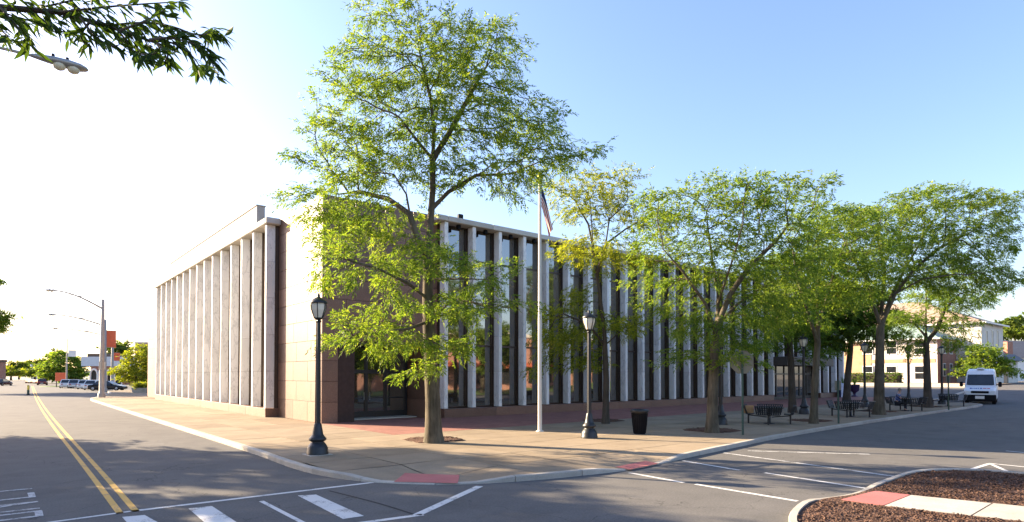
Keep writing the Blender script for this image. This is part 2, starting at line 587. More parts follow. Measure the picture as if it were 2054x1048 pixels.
KL = [(26, 106), (13, 104.5), (9.8, 90), (7.2, 76), (6.1, 70), (5.95, 62), (5.85, 40)] + [tuple(gp(x, y)[:2]) for x, y in ((430, 885), (520, 915), (560, 930.5), (600, 944), (650, 956), (700, 963.5), (750, 968.5), (830, 972), (930, 972.5), (1060, 965), (1150, 956.5), (1260, 944), (1330, 930), (1400, 914.5), (1480, 897.5), (1560, 880.5), (1700, 856.5), (1850, 833.5))] + [(57.3, 13.1), (59.5, 14.4), (60.3, 16.4), (61.8, 18.1), (66, 18.6), (82, 18.8)]
KERB = through(KL)
RAMPS = [(*gp(855, 968)[:2], 1.1), (*gp(1290, 935)[:2], 1.05)]


def ramp_at(x, y):
    d = 0
    for a, b, r in RAMPS:
        d = max(d, 1 - smooth((math.hypot(x - a, y - b) - r * .8) / 1.3))
    return d


def ztop(x, y):
    return .135 - .105 * ramp_at(x, y) + zt(x)


def resample(line, step):
    out = [line[0]]; acc = 0; cum = [0]
    for a, b in zip(line[:-1], line[1:]): cum.append(cum[-1] + float(np.linalg.norm(b - a)))
    L = cum[-1]; n = max(1, round(L / step)); res = []
    for i in range(n + 1):
        s = L * i / n; k = min(len(line) - 2, max(0, int(np.searchsorted(cum, s)) - 1))
        t = (s - cum[k]) / max(1e-9, cum[k + 1] - cum[k]); res.append(line[k] * (1 - t) + line[k + 1] * t)
    return res


def offset(line, d):                       # to the left of travel
    out = []
    for i, p in enumerate(line):
        t = line[min(i + 1, len(line) - 1)] - line[max(i - 1, 0)]
        t = t / (np.linalg.norm(t) + 1e-9)
        out.append(p + d * np.array([-t[1], t[0]]))
    return out


KW = .17
kerb_root = tag(MB().add([(p[0], p[1], -.02) for p in KERB[:2]] + [(p[0] + .1, p[1] + .1, -.02) for p in KERB[:2]], [(0, 1, 3, 2)]).build('kerb', M['kerb']), kind='structure')
kfine = resample(KERB, .45)
kin = offset(kfine, KW)
n_per = 4
for i in range(0, len(kfine) - 1, n_per):
    j = min(i + n_per, len(kfine) - 1)
    rings = []
    for k in range(i, j + 1):
        o, q = kfine[k].copy(), kin[k].copy()
        if k == i: o += (kfine[k + 1] - o) * .02; q += (kin[k + 1] - q) * .02
        if k == j: o += (kfine[k - 1] - o) * .02; q += (kin[k - 1] - q) * .02
        h = ztop(*o) + random.uniform(-.003, .003); zb = zt(o[0]) - .05
        e = .018
        io = o + (q - o) * (e / KW)
        rings.append([(o[0], o[1], zb), (o[0], o[1], h - e), (io[0], io[1], h), (q[0], q[1], h), (q[0], q[1], zb)])
    MB().loft(rings).build('kerb_stone', M['kerb'], kerb_root)


# pavement slabs
def clip_cell(poly, x0, x1, y0, y1):
    def cut(ps, ax, v, keep_gt):
        o = []
        for a, b in zip(ps, ps[1:] + ps[:1]):
            ia = (a[ax] >= v) if keep_gt else (a[ax] <= v); ib = (b[ax] >= v) if keep_gt else (b[ax] <= v)
            if ia: o.append(a)
            if ia != ib:
                t = (v - a[ax]) / (b[ax] - a[ax]); o.append((a[0] + t * (b[0] - a[0]), a[1] + t * (b[1] - a[1])))
        return o
    p = [tuple(q) for q in poly]
    for ax, v, g in ((0, x0, True), (0, x1, False), (1, y0, True), (1, y1, False)):
        if len(p) < 3: return []
        p = cut(p, ax, v, g)
    o = []
    for q in p:
        if not o or abs(q[0] - o[-1][0]) + abs(q[1] - o[-1][1]) > 1e-3: o.append(q)
    if len(o) > 2 and abs(o[0][0] - o[-1][0]) + abs(o[0][1] - o[-1][1]) < 1e-3: o.pop()
    return o


def area(p):
    return abs(sum(p[i][0] * p[(i + 1) % len(p)][1] - p[(i + 1) % len(p)][0] * p[i][1] for i in range(len(p)))) / 2


PAVE = [tuple(p) for p in offset(KERB, KW + .008)] + [(82, 30), (26, 30), (26, 60)]
BX, BY = 11.26, 27.48
PY = 20.6
walk = tag(MB().prism([(6.6, 75), (6.6, 19), (8.2, 14.2), (11.26, 13.2), (11.26, 75)], .0, .085).prism([(11.3, 13.1), (14.5, 12.3), (30, 12.4), (57, 14.2), (57, 20.5), (11.3, 20.5)], .0, .085).build('sidewalk', M['bed']), kind='structure')
GX = 1.78
gxs = [BX + GX * i for i in range(-4, 29)]
gys = [PY - 1.72 * i for i in range(7, 0, -1)] + [PY + 1.9 * i for i in range(0, 29)]
slabs = []
for i in range(len(gxs) - 1):
    for j in range(len(gys) - 1):
        x0, x1, y0, y1 = gxs[i], gxs[i + 1], gys[j], gys[j + 1]
        if x0 > BX - .1 and y0 > PY - .1: continue
        g_ = .016
        p = clip_cell(PAVE, x0 + g_, x1 - g_, y0 + g_, y1 - g_)
        if len(p) >= 3 and area(p) > .05: slabs.append(p)
PIT = [(11.5, 18.2, .95), (22.2, 14.05, 1.0), (30.6, 13.9, .9), (41.5, 14.7, .95), (50.3, 14.75, .9), (22.7, 20.4, .9)]
for p in slabs:
    cx = sum(q[0] for q in p) / len(p)
    # subdivide long edges so that the dropped kerbs read
    q = []
    for a, b in zip(p, p[1:] + p[:1]):
        L = math.hypot(b[0] - a[0], b[1] - a[1]); n = max(1, int(L / .45)) if ramp_at(*a) + ramp_at(*b) + ramp_at((a[0] + b[0]) / 2, (a[1] + b[1]) / 2) > .01 else 1
        q += [(a[0] + (b[0] - a[0]) * k / n, a[1] + (b[1] - a[1]) * k / n) for k in range(n)]
    dz = random.uniform(-.0025, .0025)
    mb = MB()
    if len(q) > len(p):
        c = (sum(t[0] for t in q) / len(q), sum(t[1] for t in q) / len(q)); n = len(q)
        mid = [((a[0] + c[0]) / 2, (a[1] + c[1]) / 2) for a in q]
        vs = [(x, y, ztop(x, y) + dz) for x, y in q] + [(x, y, ztop(x, y) + dz) for x, y in mid] + [(c[0], c[1], ztop(*c) + dz)]
        fs = []
        for k in range(n):
            l = (k + 1) % n
            fs += [(k, l, n + l, n + k), (n + k, n + l, 2 * n)]
        ar = sum(q[k][0] * q[(k + 1) % n][1] - q[(k + 1) % n][0] * q[k][1] for k in range(n))
        if ar < 0: fs = [f[::-1] for f in fs]
        mb.add(vs, fs)
    else:
        mb.prism(p, -.01 if max(ramp_at(*w) for w in p) > .01 else .02, lambda x, y: ztop(x, y) + dz)
    mb.build('concrete_slab', M['concrete'], walk)
# paving beyond the slabs, both ends
far = [tuple(p) for p in offset(KERB, KW + .004)]
fp = clip_cell([p for p in far] + [(82, 30), (26, 30), (26, 60)], 5, 26, gys[-1] + .01, 106)
tag(MB().prism(fp, .0, .135).build('far_sidewalk', M['concrete']), kind='structure')
tag(MB().prism(clip_cell(PAVE, gxs[-1] + .01, 64, 12, 20.59), .0, .132).build('end_sidewalk', M['concrete']), kind='structure')
tag(MB().prism([(BX + .01, PY + .006), (67.5, PY + .006), (67.5, 31), (BX + .01, 31)], .0, .136).build('brick_plaza', M['brick_paving']), kind='structure')
xs_f = [67.51, 70, 73, 76, 79, 82, 85, 88, 92, 100]
ground_sheet('far_pavement', xs_f[6:], [19.2, 24, 40, 60], lambda x, y: zt(x) + .13, M['concrete'])
ground_sheet('brick_walk', [84, 86, 88, 92, 96], [21, 25, 31], lambda x, y: zt(x) + .14, M['brick_paving'])
tag(MB().prism([(-16, -30), (-7, -30), (-7, 230), (-16, 230)], -.05, .12).build('far_side_pavement', M['concrete']), kind='structure')
ground_sheet('lawn', [20, 40, 60, 64, 70, 76, 82, 90], [-34, -20, -9, -3.5], lambda x, y: zt(x) + .1, M['grass'])
# tactile pads (red) at the dropped kerbs
for poly in ([(790, 965), (918, 968), (922, 951.5), (812, 948.5)], [(1234, 935.5), (1262, 941), (1322, 928.5), (1294, 923.5)]):
    pts = [gp(x, y, .06)[:2] for x, y in poly]
    c = np.mean(pts, 0)
    mb = MB(); n = 12
    vs = []
    for a in range(n + 1):
        for b in range(n + 1):
            u, v = a / n, b / n
            p = (pts[0] * (1 - u) + pts[1] * u) * (1 - v) + (pts[3] * (1 - u) + pts[2] * u) * v
            vs.append((p[0], p[1], ztop(*p) + .012))
    mb.add(vs, [(a * (n + 1) + b, (a + 1) * (n + 1) + b, (a + 1) * (n + 1) + b + 1, a * (n + 1) + b + 1) for a in range(n) for b in range(n)])
    tag(mb.build('tactile_paving', M['red_pad']), kind='structure')
# tree pits
for k, (x, y, r) in enumerate(PIT):
    mb = MB(); n = 26
    prof = [(1.0, -.02), (1.0, .012), (.8, .035), (.45, .055)]
    jit = [random.uniform(.86, 1.08) for _ in range(n)]
    rings = []
    for s_, z in prof:
        rings.append([(x + r * s_ * jit[a] * (abs(math.cos(t)) ** .6) * math.copysign(1, math.cos(t)), y + r * s_ * jit[a] * (abs(math.sin(t)) ** .6) * math.copysign(1, math.sin(t)), .135 + z + random.uniform(-.008, .012)) for a in range(n) for t in [2 * math.pi * a / n]])
    mb.loft(rings, caps=True, sm=True)
    # loose chips on top
    for _ in range(230):
        a = random.uniform(0, 2 * math.pi); d = r * math.sqrt(random.random()) * 1.04
        cx, cy = x + d * math.cos(a), y + d * math.sin(a); b = random.uniform(0, 3.14); l = random.uniform(.02, .05)
        z = .15 + .05 * (1 - d / r) + random.uniform(0, .015)
        u = np.array([math.cos(b), math.sin(b), random.uniform(-.3, .3)]) * l; w = np.array([-math.sin(b), math.cos(b), .1]) * l * .4
        mb.obox((cx, cy, z), u, w, (0, 0, .006))
    tag(mb.build('mulch_bed', M['mulch']), kind='stuff')


# ------------------------------------------------------------------ painted markings
def strip(name, m, poly, z=.005, kind='structure', px=True):
    pts = [gp(x, y) if px else np.array([x, y, 0.0]) for x, y in poly]
    mb = MB()
    n = len(pts); a = sum(pts[i][0] * pts[(i + 1) % n][1] - pts[(i + 1) % n][0] * pts[i][1] for i in range(n))
    if a < 0: pts = pts[::-1]
    mb.add([(p[0], p[1], zt(p[0]) + z) for p in pts], [tuple(range(n))])
    return tag(mb.build(name, m), kind=kind)


def line_mark(name, m, p0, p1, w, z=.005):
    a, b = gp(*p0)[:2], gp(*p1)[:2]
    t = (b - a) / np.linalg.norm(b - a); nrm = np.array([-t[1], t[0]]) * w / 2
    return strip(name, m, [tuple(a + nrm), tuple(b + nrm), tuple(b - nrm), tuple(a - nrm)], z, px=False)


YL = chaikin([(1.66, 12.5), (1.72, 20), (1.78, 34), (2.0, 55), (2.6, 90), (4.2, 165)], 2)
for d in (-.12, .12):
    a = offset(YL, d - .055); b = offset(YL, d + .055); mb = MB()
    mb.add([(p[0], p[1], .005) for p in a] + [(p[0], p[1], .005) for p in b], [(i, i + 1, len(a) + i + 1, len(a) + i) for i in range(len(a) - 1)])
    me = mb.build('yellow_line', M['yellow_paint'])
    me.data.flip_normals() if me.data.polygons[0].normal.z < 0 else None
    tag(me, kind='structure')
line_mark('crosswalk_line', M['white_paint'], (60, 1054), (265, 1026), .1)
line_mark('crosswalk_line', M['white_paint'], (262, 1026.5), (748, 968.5), .13)
line_mark('crosswalk_line', M['white_paint'], (700, 1053), (848, 1033), .14)
line_mark('crosswalk_line', M['white_paint'], (836, 1034), (962, 976), .17)
strip('crosswalk_stripe', M['white_paint'], [(597, 995), (634, 993), (730, 1036), (688, 1042)], .006)
strip('crosswalk_stripe', M['white_paint'], [(378, 1021), (425, 1016), (480, 1052), (418, 1056)], .006)
strip('crosswalk_stripe', M['white_paint'], [(245, 1038), (290, 1034), (330, 1056), (262, 1058)], .006)
line_mark('crosswalk_line', M['white_paint'], (524, 1006), (620, 1056), .09, .0065)
line_mark('crosswalk_line', M['white_paint'], (1262, 949), (1372, 969), .12)
line_mark('crosswalk_line', M['white_paint'], (1395, 972), (1600, 1006), .12)
line_mark('crosswalk_line', M['white_paint'], (1370, 925), (1484, 944), .12)
line_mark('crosswalk_line', M['white_paint'], (1534, 949), (1748, 982), .12)
line_mark('crosswalk_line', M['faint_paint'], (1452, 909), (1800, 957), .14)
line_mark('pale_line', M['faint_paint'], (1500, 905), (1745, 912), .16, .0065)  # single faint pale line laid on the right street beyond the crossing
line_mark('parking_line', M['white_paint'], (1926, 949), (1984, 931), .11)
line_mark('parking_line', M['white_paint'], (1982, 930), (2120, 944), .11, .0065)
line_mark('parking_line', M['white_paint'], (1988, 932), (2130, 995), .1, .008)
line_mark('parking_line', M['white_paint'], (1948, 951), (2130, 990), .1, .0095)
line_mark('parking_line', M['white_paint'], (2018, 905), (2110, 914), .1)
# road lettering, ONLY, read by traffic driving up towards the crossing
LET = {'O': [[(0, 0), (1, 0), (1, 1), (0, 1), (0, 0)]], 'N': [[(0, 0), (0, 1), (1, 0), (1, 1)]], 'L': [[(0, 1), (0, 0), (1, 0)]], 'Y': [[(0, 1), (.5, .5), (1, 1)], [(.5, .5), (.5, 0)]]}
txt_o = None
mb = MB()
lh = 2.3
for k, c in enumerate('ONLY'):           # painted across the lane, read by traffic heading out of frame
    e0, e1 = [((79, 1036), (77, 1026)), ((73, 1021), (69, 1008)), ((65, 998), (62, 990)), ((60, 985.5), (57, 978))][k]
    A0, B0 = gp(*e0)[:2], gp(*e1)[:2]
    for pl in LET[c]:
        for a, b in zip(pl[:-1], pl[1:]):
            def mp(q): return A0 + (B0 - A0) * q[0] + np.array([-lh * q[1], 0])
            A, B = mp(a), mp(b); t = (B - A) / np.linalg.norm(B - A)
            wdt = .055; nrm = np.array([-t[1], t[0]]) * wdt; A = A - t * .05; B = B + t * .05
            q4 = [A + nrm, B + nrm, B - nrm, A - nrm]
            ar = sum(q4[i][0] * q4[(i + 1) % 4][1] - q4[(i + 1) % 4][0] * q4[i][1] for i in range(4))
            if ar < 0: q4 = q4[::-1]
            mb.add([(p[0], p[1], .006 + .0004 * len(mb.f)) for p in q4], [(0, 1, 2, 3)])
tag(mb.build('road_lettering', M['faint_paint']), kind='structure')
# dark tar seams
for pts in ([(660, 985), (760, 1010), (835, 1034)], [(0, 845), (150, 848), (330, 852)]):
    w = [gp(*q)[:2] for q in pts]
    l = chaikin(w, 2); a = offset(l, .03); b = offset(l, -.03); mb = MB()
    mb.add([(p[0], p[1], .003) for p in a] + [(p[0], p[1], .003) for p in b], [(i, len(a) + i, len(a) + i + 1, i + 1) for i in range(len(a) - 1)])
    o = mb.build('tar_seam', M['tyre'])
    o.data.flip_normals() if o.data.polygons[0].normal.z < 0 else None
    tag(o, kind='structure')

# ------------------------------------------------------------------ planted island in the road
ISL = [(8.4, 3.4), (9.2, 4.55), (10.3, 5.05), (11.4, 5.32), (12.1, 5.26), (12.7, 5.08), (13.8, 5.12), (15.2, 5.22), (17.1, 5.3), (18.26, 4.56), (18.6, 3.4), (18.4, 1.6), (15, -1.5), (10.5, -.6), (8.6, 1.6)]
islc = chaikin(ISL + ISL[:1], 2)
isl = tag(MB().prism([tuple(p) for p in offset(islc, -.11)[:-1]], -.01, .07).build('planted_island', M['mulch']), kind='structure')
ks = resample(islc, .35); ki = offset(ks, -.12)
for i in range(0, len(ks) - 1, 5):
    j = min(i + 5, len(ks) - 1); rings = []
    for k in range(i, j + 1):
        o, q = ks[k].copy(), ki[k].copy()
        if k == i: o += (ks[k + 1] - o) * .02; q += (ki[k + 1] - q) * .02
        h = .1 - .05 * (1 - smooth((math.hypot(o[0] - 12.7, o[1] - 5.1) - .6) / .8))
        io = o + (q - o) * .1
        rings.append([(o[0], o[1], -.03), (o[0], o[1], h - .015), (io[0], io[1], h), (q[0], q[1], h), (q[0], q[1], -.03)])
    MB().loft(rings).build('kerb_stone', M['kerb'], isl)
pathq = [gp(x, y, .08)[:2] for x, y in ((1688, 1002), (1756, 985), (1825, 993), (1772, 1014))]
dirp = (gp(2054, 1016, .08)[:2] - pathq[2]); dirp /= np.linalg.norm(dirp)
sideA, sideB = pathq[2], pathq[3]
tag(MB().prism([tuple(p) for p in pathq], .02, .083).build('tactile_paving', M['red_pad']), kind='structure')
for i in range(3):
    a0, a1 = .02 + i * 1.25, 1.24 + i * 1.25
    poly = [tuple(sideA + dirp * a0), tuple(sideA + dirp * a1), tuple(sideB + dirp * a1), tuple(sideB + dirp * a0)]
    MB().prism(poly, .02, .08 + .002 * i).build('concrete_slab', M['kerb'], isl)
mb = MB()
for _ in range(9000):                      # loose bark chips
    x, y = random.uniform(9.0, 18.2), random.uniform(1.0, 5.1)
    ins = False
    for a, b in zip(islc[:-1], islc[1:]):
        if (a[1] > y) != (b[1] > y) and x < (b[0] - a[0]) * (y - a[1]) / (b[1] - a[1]) + a[0]: ins = not ins
    rel = np.array([x, y]) - sideB; nn = np.array([-dirp[1], dirp[0]]); w_ = np.dot(sideA - sideB, nn); t_ = np.dot(rel, nn) / w_
    if not ins or (-.05 < t_ < 1.05) or min(math.hypot(x - p[0], y - p[1]) for p in ks) < .22: continue
    b = random.uniform(0, 3.14); l = random.uniform(.012, .038)
    u = np.array([math.cos(b), math.sin(b), random.uniform(-.4, .4)]) * l; w = np.array([-math.sin(b), math.cos(b), random.uniform(-.3, .3)]) * l * .35
    mb.obox((x, y, .078 + random.uniform(0, .02)), u, w, (0, 0, .005))
tag(mb.build('bark_chips', M['mulch']), kind='stuff')

# ------------------------------------------------------------------ the main building
XE, YE, HG = 67.6, 73.0, 10.85
PB = .135
bld = thing('office_building', 'long two storey red granite office building with white marble fins and bronze windows', 'building', (0, 0, 0))
core = MB()
Z0, Z1 = -.05, 10.55
core.box(BX + .04, 12.9, BY + .04, YE, Z0, Z1)             # left range behind the glass line
core.box(12.9, XE - .02, 29.55, YE, Z0, Z1)                # main block, set back to the door plane
core.box(16.92, XE - .02, BY + .04, 29.55, Z0, Z1)
core.box(12.9, 16.92, BY + .04, 29.55, 3.93, Z1)
core.build('wall', M['joint'], bld)
# granite panels
rowh = (HG - PB) / 11


def panel(x0, x1, y0, y1, z0, z1): MB().box(x0, x1, y0, y1, z0, z1, bev=.006).build('granite_panel', M['granite'], bld)


gg = .007
for r in range(11):
    z0, z1 = PB + r * rowh + gg, PB + (r + 1) * rowh - gg
    sh = .0 if r % 2 == 0 else .45
    ys = [BY + .045, BY + 1.75 - sh, BY + 3.7 - sh, 33.4]
    for a, b in zip(ys[:-1], ys[1:]): panel(BX, BX + .038, a + gg, b - gg, z0, z1)
    ys = [64.85, 67.4 - sh, 70.2 - sh, YE]
    for a, b in zip(ys[:-1], ys[1:]): panel(BX, BX + .038, a + gg, b - gg, z0, z1)
    if r < 4: xs = [[BX, 12.05], [16.9, 17.57]]
    else: xs = [[BX, 12.9 - sh], [12.9 - sh, 14.5 - sh], [14.5 - sh, 16.1 - sh], [16.1 - sh, 17.57]]
    for a, b in xs: panel(a + (gg if a > BX else 0), b - gg, BY, BY + .038, z0, z1)
    panel(66.85, XE, BY, BY + .038, z0, z1)
# reveal of the doorway
for r in range(4):
    z0, z1 = PB + r * rowh + gg, PB + (r + 1) * rowh - gg
    panel(16.88, 16.918, BY + .04, 29.5, z0, z1)
    panel(12.012, 12.05, BY + .04, 29.5, z0, z1)
MB().box(12.02, 16.91, BY + .045, 29.5, 3.90, 3.927).build('soffit', M['bronze'], bld)
MB().box(12.06, 16.87, 28.4, 29.5, PB - .02, PB + .06, bev=.01).build('step', M['kerb'], bld)
# doors
dy = 29.46
xs = [12.06, 13.25, 14.44, 15.56, 16.77]
fr = MB()
for x in xs: fr.box(x - .085, x + .085, dy - .08, dy + .06, PB + .06, 3.88)
for a, b in zip(xs[:-1], xs[1:]):
    fr.box(a + .085, b - .085, dy - .075, dy + .055, PB + .06, PB + .36)
    fr.box(a + .085, b - .085, dy - .075, dy + .055, 2.46, 2.66)
    fr.box(a + .085, b - .085, dy - .075, dy + .055, 3.76, 3.88)
doorf = fr.build('door_frame', M['dark_frame'], bld)
for i, (a, b) in enumerate(zip(xs[:-1], xs[1:])):
    MB().box(a + .085, b - .085, dy - .01, dy + .01, PB + .36, 2.46).build('glass_pane', M['door_glass'], doorf)
    MB().box(a + .085, b - .085, dy - .01, dy + .01, 2.66, 3.76).build('glass_pane', M['door_glass'], doorf)
    if i in (1, 2): MB().tube([(b - .16 if i == 1 else a + .16, dy - .14, PB + .95), (b - .16 if i == 1 else a + .16, dy - .14, PB + 1.35)], .018, 6).build('door_handle', M['grey_metal'], doorf)
    if i in (1, 2, 3): MB().box(a + .085, b - .085, dy - .03, dy - .012, PB + 1.02, PB + 1.07).build('push_bar', M['dark_frame'], doorf)

# fins
FZ0, FZ1 = .62, 10.44
FD, FM = .66, .46                           # total depth, marble depth
NSL = 5


def fin_mesh(z0, z1, n):
    slab_h = (z1 - z0) / n
    bz = MB().box(-.085, .085, -(FD - FM) + .002, 0, z0 - .02, z1).mesh('fin', M['bronze'])
    ms = [MB().box(-.11, .11, -FD, -(FD - FM), z0 + slab_h * k + .004, z0 + slab_h * (k + 1) - .004, bev=.008).mesh('marble_slab', M['marble']) for k in range(n)]
    return bz, ms


full, short = fin_mesh(FZ0, FZ1, NSL), fin_mesh(4.02, FZ1, 4)


def fin(x, y, rz, kit):
    f = place('fin', kit[0], bld, (x, y, 0), rz)
    for m in kit[1]: place('marble_slab', m, f)


RS = 1.81
rx = [17.70 + RS * i for i in range(28)]
for i, x in enumerate(rx): fin(x, BY, 0, short if 19 < i < 24 else full)
ly = [33.53 + 2.215 * i for i in range(15)]
for y in ly: fin(BX, y, -math.pi / 2, full)
# plinths
for a, b in ((17.6, 52.1), (61.2, 66.82)):
    n = max(1, round((b - a) / 3.6))
    for k in range(n): MB().box(a + (b - a) * k / n + .003, a + (b - a) * (k + 1) / n - .003, BY - .655, BY + .03, PB - .03, .6, bev=.012).build('plinth_stone', M['granite'], bld)
n = 9
for k in range(n): MB().box(BX - .655, BX + .03, 33.41 + (64.84 - 33.41) * k / n + .003, 33.41 + (64.84 - 33.41) * (k + 1) / n - .003, PB - .03, .6, bev=.012).build('plinth_stone', M['granite'], bld)
# cornice slabs
n = 14
for k in range(n):
    a, b = 17.1 + (XE + .1 - 17.1) * k / n + .004, 17.1 + (XE + .1 - 17.1) * (k + 1) / n - .004
    mb = MB(); y0, y1 = BY - .78, BY + .6 if a > 17.8 else BY - .004
    if k == 0: mb.box(a, 17.74, BY - .78, BY - .004, 10.45, 10.74, bev=.03); mb.box(17.75, b, BY - .78, BY + .6, 10.45, 10.74, bev=.03)
    else: mb.box(a, b, BY - .78, BY + .6, 10.45, 10.74, bev=.03)
    mb.build('cornice_slab', M['cornice'], bld)
n = 9
for k in range(n):
    a, b = 33.1 + (65.3 - 33.1) * k / n + .004, 33.1 + (65.3 - 33.1) * (k + 1) / n - .004
    mb = MB()
    if k == 0: mb.box(BX - .78, BX - .004, a, 33.39, 10.45, 10.78, bev=.03); mb.box(BX - .78, BX + .6, 33.4, b, 10.45, 10.78, bev=.03)
    elif k == n - 1: mb.box(BX - .78, BX + .6, a, 64.84, 10.45, 10.78, bev=.03); mb.box(BX - .78, BX - .004, 64.85, b, 10.45, 10.78, bev=.03)
    else: mb.box(BX - .78, BX + .6, a, b, 10.45, 10.78, bev=.03)
    mb.build('cornice_slab', M['cornice'], bld)
MB().box(BX + .7, XE - .2, BY + .7, YE - .2, 10.5, 10.64).build('roof', M['roof'], bld)
PW = mat('weathered_parapet', (.3, .275, .25), .85, .1, 2)
MB().box(11.95, 12.45, 39.6, 66, 10.64, 13.0).build('parapet_wall', PW, bld)
MB().box(11.9, 12.5, 39.55, 66.05, 13.0, 13.08, bev=.02).build('parapet_coping', PW, bld)
MB().box(12.46, 30, 40.6, 66, 10.64, 12.0).build('roof_upstand', PW, bld)
MB().box(12.0, 12.5, 34.5, 35, 10.78, 11.3, bev=.02).build('roof_vent', M['grey_metal'], bld)
# window bays
ZB = [.64, 4.0, 6.3, 8.7, 10.44]
PM = [M['glass_low'], M['glass_low'], M['glass_blind'], M['glass_top']]


def bay_mesh(w, zb):
    f = MB()
    h = w / 2
    for z in zb: f.box(-h, h, -.05, .03, max(zb[0], z - .05), min(zb[-1], z + .05))
    for x in (-h, h - .05): f.box(x, x + .05, -.053, .028, zb[0] + .051, zb[-1] - .051)
    off = 4 - (len(zb) - 1)
    ps = [MB().box(-h + .05, h - .05, -.012, .0, zb[k] + .05, zb[k + 1] - .05).mesh('glass_pane', PM[k + off]) for k in range(len(zb) - 1)]
    return f.mesh('window', M['bronze']), ps


def bay(x, y, rz, kit):
    w = place('window', kit[0], bld, (x, y, 0), rz)
    for p in kit[1]:
        o = place('glass_pane', p, w)
        o.rotation_euler = (R(random.uniform(-.12, .12)), 0, R(random.uniform(-.35, .35)))


kr, krs, kl = bay_mesh(RS - .172, ZB), bay_mesh(RS - .172, [4.0, 6.3, 8.7, 10.44]), bay_mesh(2.215 - .172, ZB)
for i in range(27): bay((rx[i] + rx[i + 1]) / 2, BY + .005, 0, krs if 19 <= i < 24 else kr)
for i in range(14): bay(BX + .005, (ly[i] + ly[i + 1]) / 2, -math.pi / 2, kl)
# main entrance under the canopy
MB().box(52.0, 61.2, BY - 1.9, BY - .02, 3.2, 3.98, bev=.03).build('canopy', mat('canopy_panel', (.07, .06, .045), .6), bld)
en = MB()
ex = [52.2 + 1.48 * i for i in range(7)]
for x in ex: en.box(x - .06, x + .06, BY - .08, BY + .03, PB, 3.19)
for a, b in zip(ex[:-1], ex[1:]):
    en.box(a + .06, b - .06, BY - .075, BY + .025, PB, PB + .25); en.box(a + .06, b - .06, BY - .075, BY + .025, 2.4, 2.52)
enf = en.build('entrance_frame', M['dark_frame'], bld)
for a, b in zip(ex[:-1], ex[1:]):
    MB().box(a + .06, b - .06, BY - .02, BY - .005, PB + .25, 2.4).build('glass_pane', M['door_glass'], enf)
    MB().box(a + .06, b - .06, BY - .02, BY - .005, 2.52, 3.18).build('glass_pane', M['door_glass'], enf)
# little floodlights under the cornice
for i in range(0, 14):
    x = (rx[i] + rx[i + 1]) / 2
    MB().box(x - .1, x + .1, BY - .55, BY - .35, 10.2, 10.44, bev=.03).build('floodlight', M['plastic'], bld)
MB().box(18.6, 18.9, BY - .5, BY - .3, 10.8, 11.05, bev=.03).tube([(18.75, BY - .4, 10.74), (18.75, BY - .4, 10.85)], .03, 6).build('roof_floodlight', M['plastic'], bld)
# ------------------------------------------------------------------ ornamental street lamps
def make_lamp(label):
    t = thing('street_lamp', label, 'street lamp', (0, 0, 0), 0, 'black lantern lamps along the plaza')
    MB().lathe([(.30, 0), (.30, .07), (.285, .1), (.285, .2), (.24, .3), (.19, .37), (.17, .4), (.235, .44), (.245, .5), (.19, .56), (.155, .62), (.13, .78), (.105, .93), (.088, .97)], 16).build('base', M['black_metal'], t)
    p = MB(); n = 16
    rings = []
    for z, r in ((.95, .088), (2.5, .08), (4.1, .068), (4.14, .09), (4.18, .07)):
        rings.append([((r if k % 2 == 0 else r * .86) * math.cos(2 * math.pi * k / n), (r if k % 2 == 0 else r * .86) * math.sin(2 * math.pi * k / n), z) for k in range(n)])
    p.loft(rings, sm=False); p.build('pole', M['black_metal'], t)
    l = MB(); l.lathe([(.06, 4.18), (.115, 4.22), (.13, 4.25)], 12)
    for k in range(6):
        a = 2 * math.pi * k / 6
        l.tube([(.125 * math.cos(a), .125 * math.sin(a), 4.24), (.215 * math.cos(a), .215 * math.sin(a), 4.52), (.23 * math.cos(a), .23 * math.sin(a), 4.66), (.2 * math.cos(a), .2 * math.sin(a), 4.72)], .014, 5)
    lf = l.build('lantern_frame', M['black_metal'], t)
    for k in range(6):
        a0, a1 = 2 * math.pi * (k + .06) / 6, 2 * math.pi * (k + .94) / 6
        rs = [[(r * math.cos(a), r * math.sin(a), z) for a in (a0, a1)] for r, z in ((.112, 4.25), (.195, 4.5), (.212, 4.64), (.19, 4.71))]
        g = MB().loft([[q[0], q[1], (q[1][0] * .96, q[1][1] * .96, q[1][2]), (q[0][0] * .96, q[0][1] * .96, q[0][2])] for q in rs])
        g.build('glass_pane', M['lamp_glass'], lf)
    MB().lathe([(.245, 4.70), (.25, 4.73), (.2, 4.79), (.11, 4.86), (.05, 4.89), (.035, 4.93), (.045, 4.96), (.02, 5.0), (.0, 5.03)], 14).build('cap', M['black_metal'], t)
    return t


GZ = .135
LAMPS = [((637, 912), 'black lantern lamp nearest the road corner, in front of the red granite wall'),
         ((1182, 879), 'black lantern lamp between the flagpole and the dark litter bin'),
         ((1446, 852), 'black lantern lamp half hidden behind the thick trunk left of the first picnic table'),
         ((1613, 831), 'black lantern lamp beside the building entrance canopy, between two tree trunks'),
         ((1735, 817), 'black lantern lamp between the leaning dark trunk and the forked tree'),
         ((1823, 811), 'black lantern lamp behind the seated person at the picnic table'),
         ((1890, 811), 'black lantern lamp closest to the white van')]
lamp0 = make_lamp(LAMPS[0][1])
lamp0.scale = (1, 1, .915)
fam = family()
for k, (q, lab) in enumerate(LAMPS):
    p = gp(*q, GZ)
    if k == 0:
        lamp0.location = (p[0], p[1], GZ)
    else: copy_thing(lamp0, (p[0], p[1], GZ), k * .4, lab, None, fam)
MB().box(-.33, .33, -.33, .33, -.03, .015, bev=.01).build('footing', M['kerb'], lamp0)

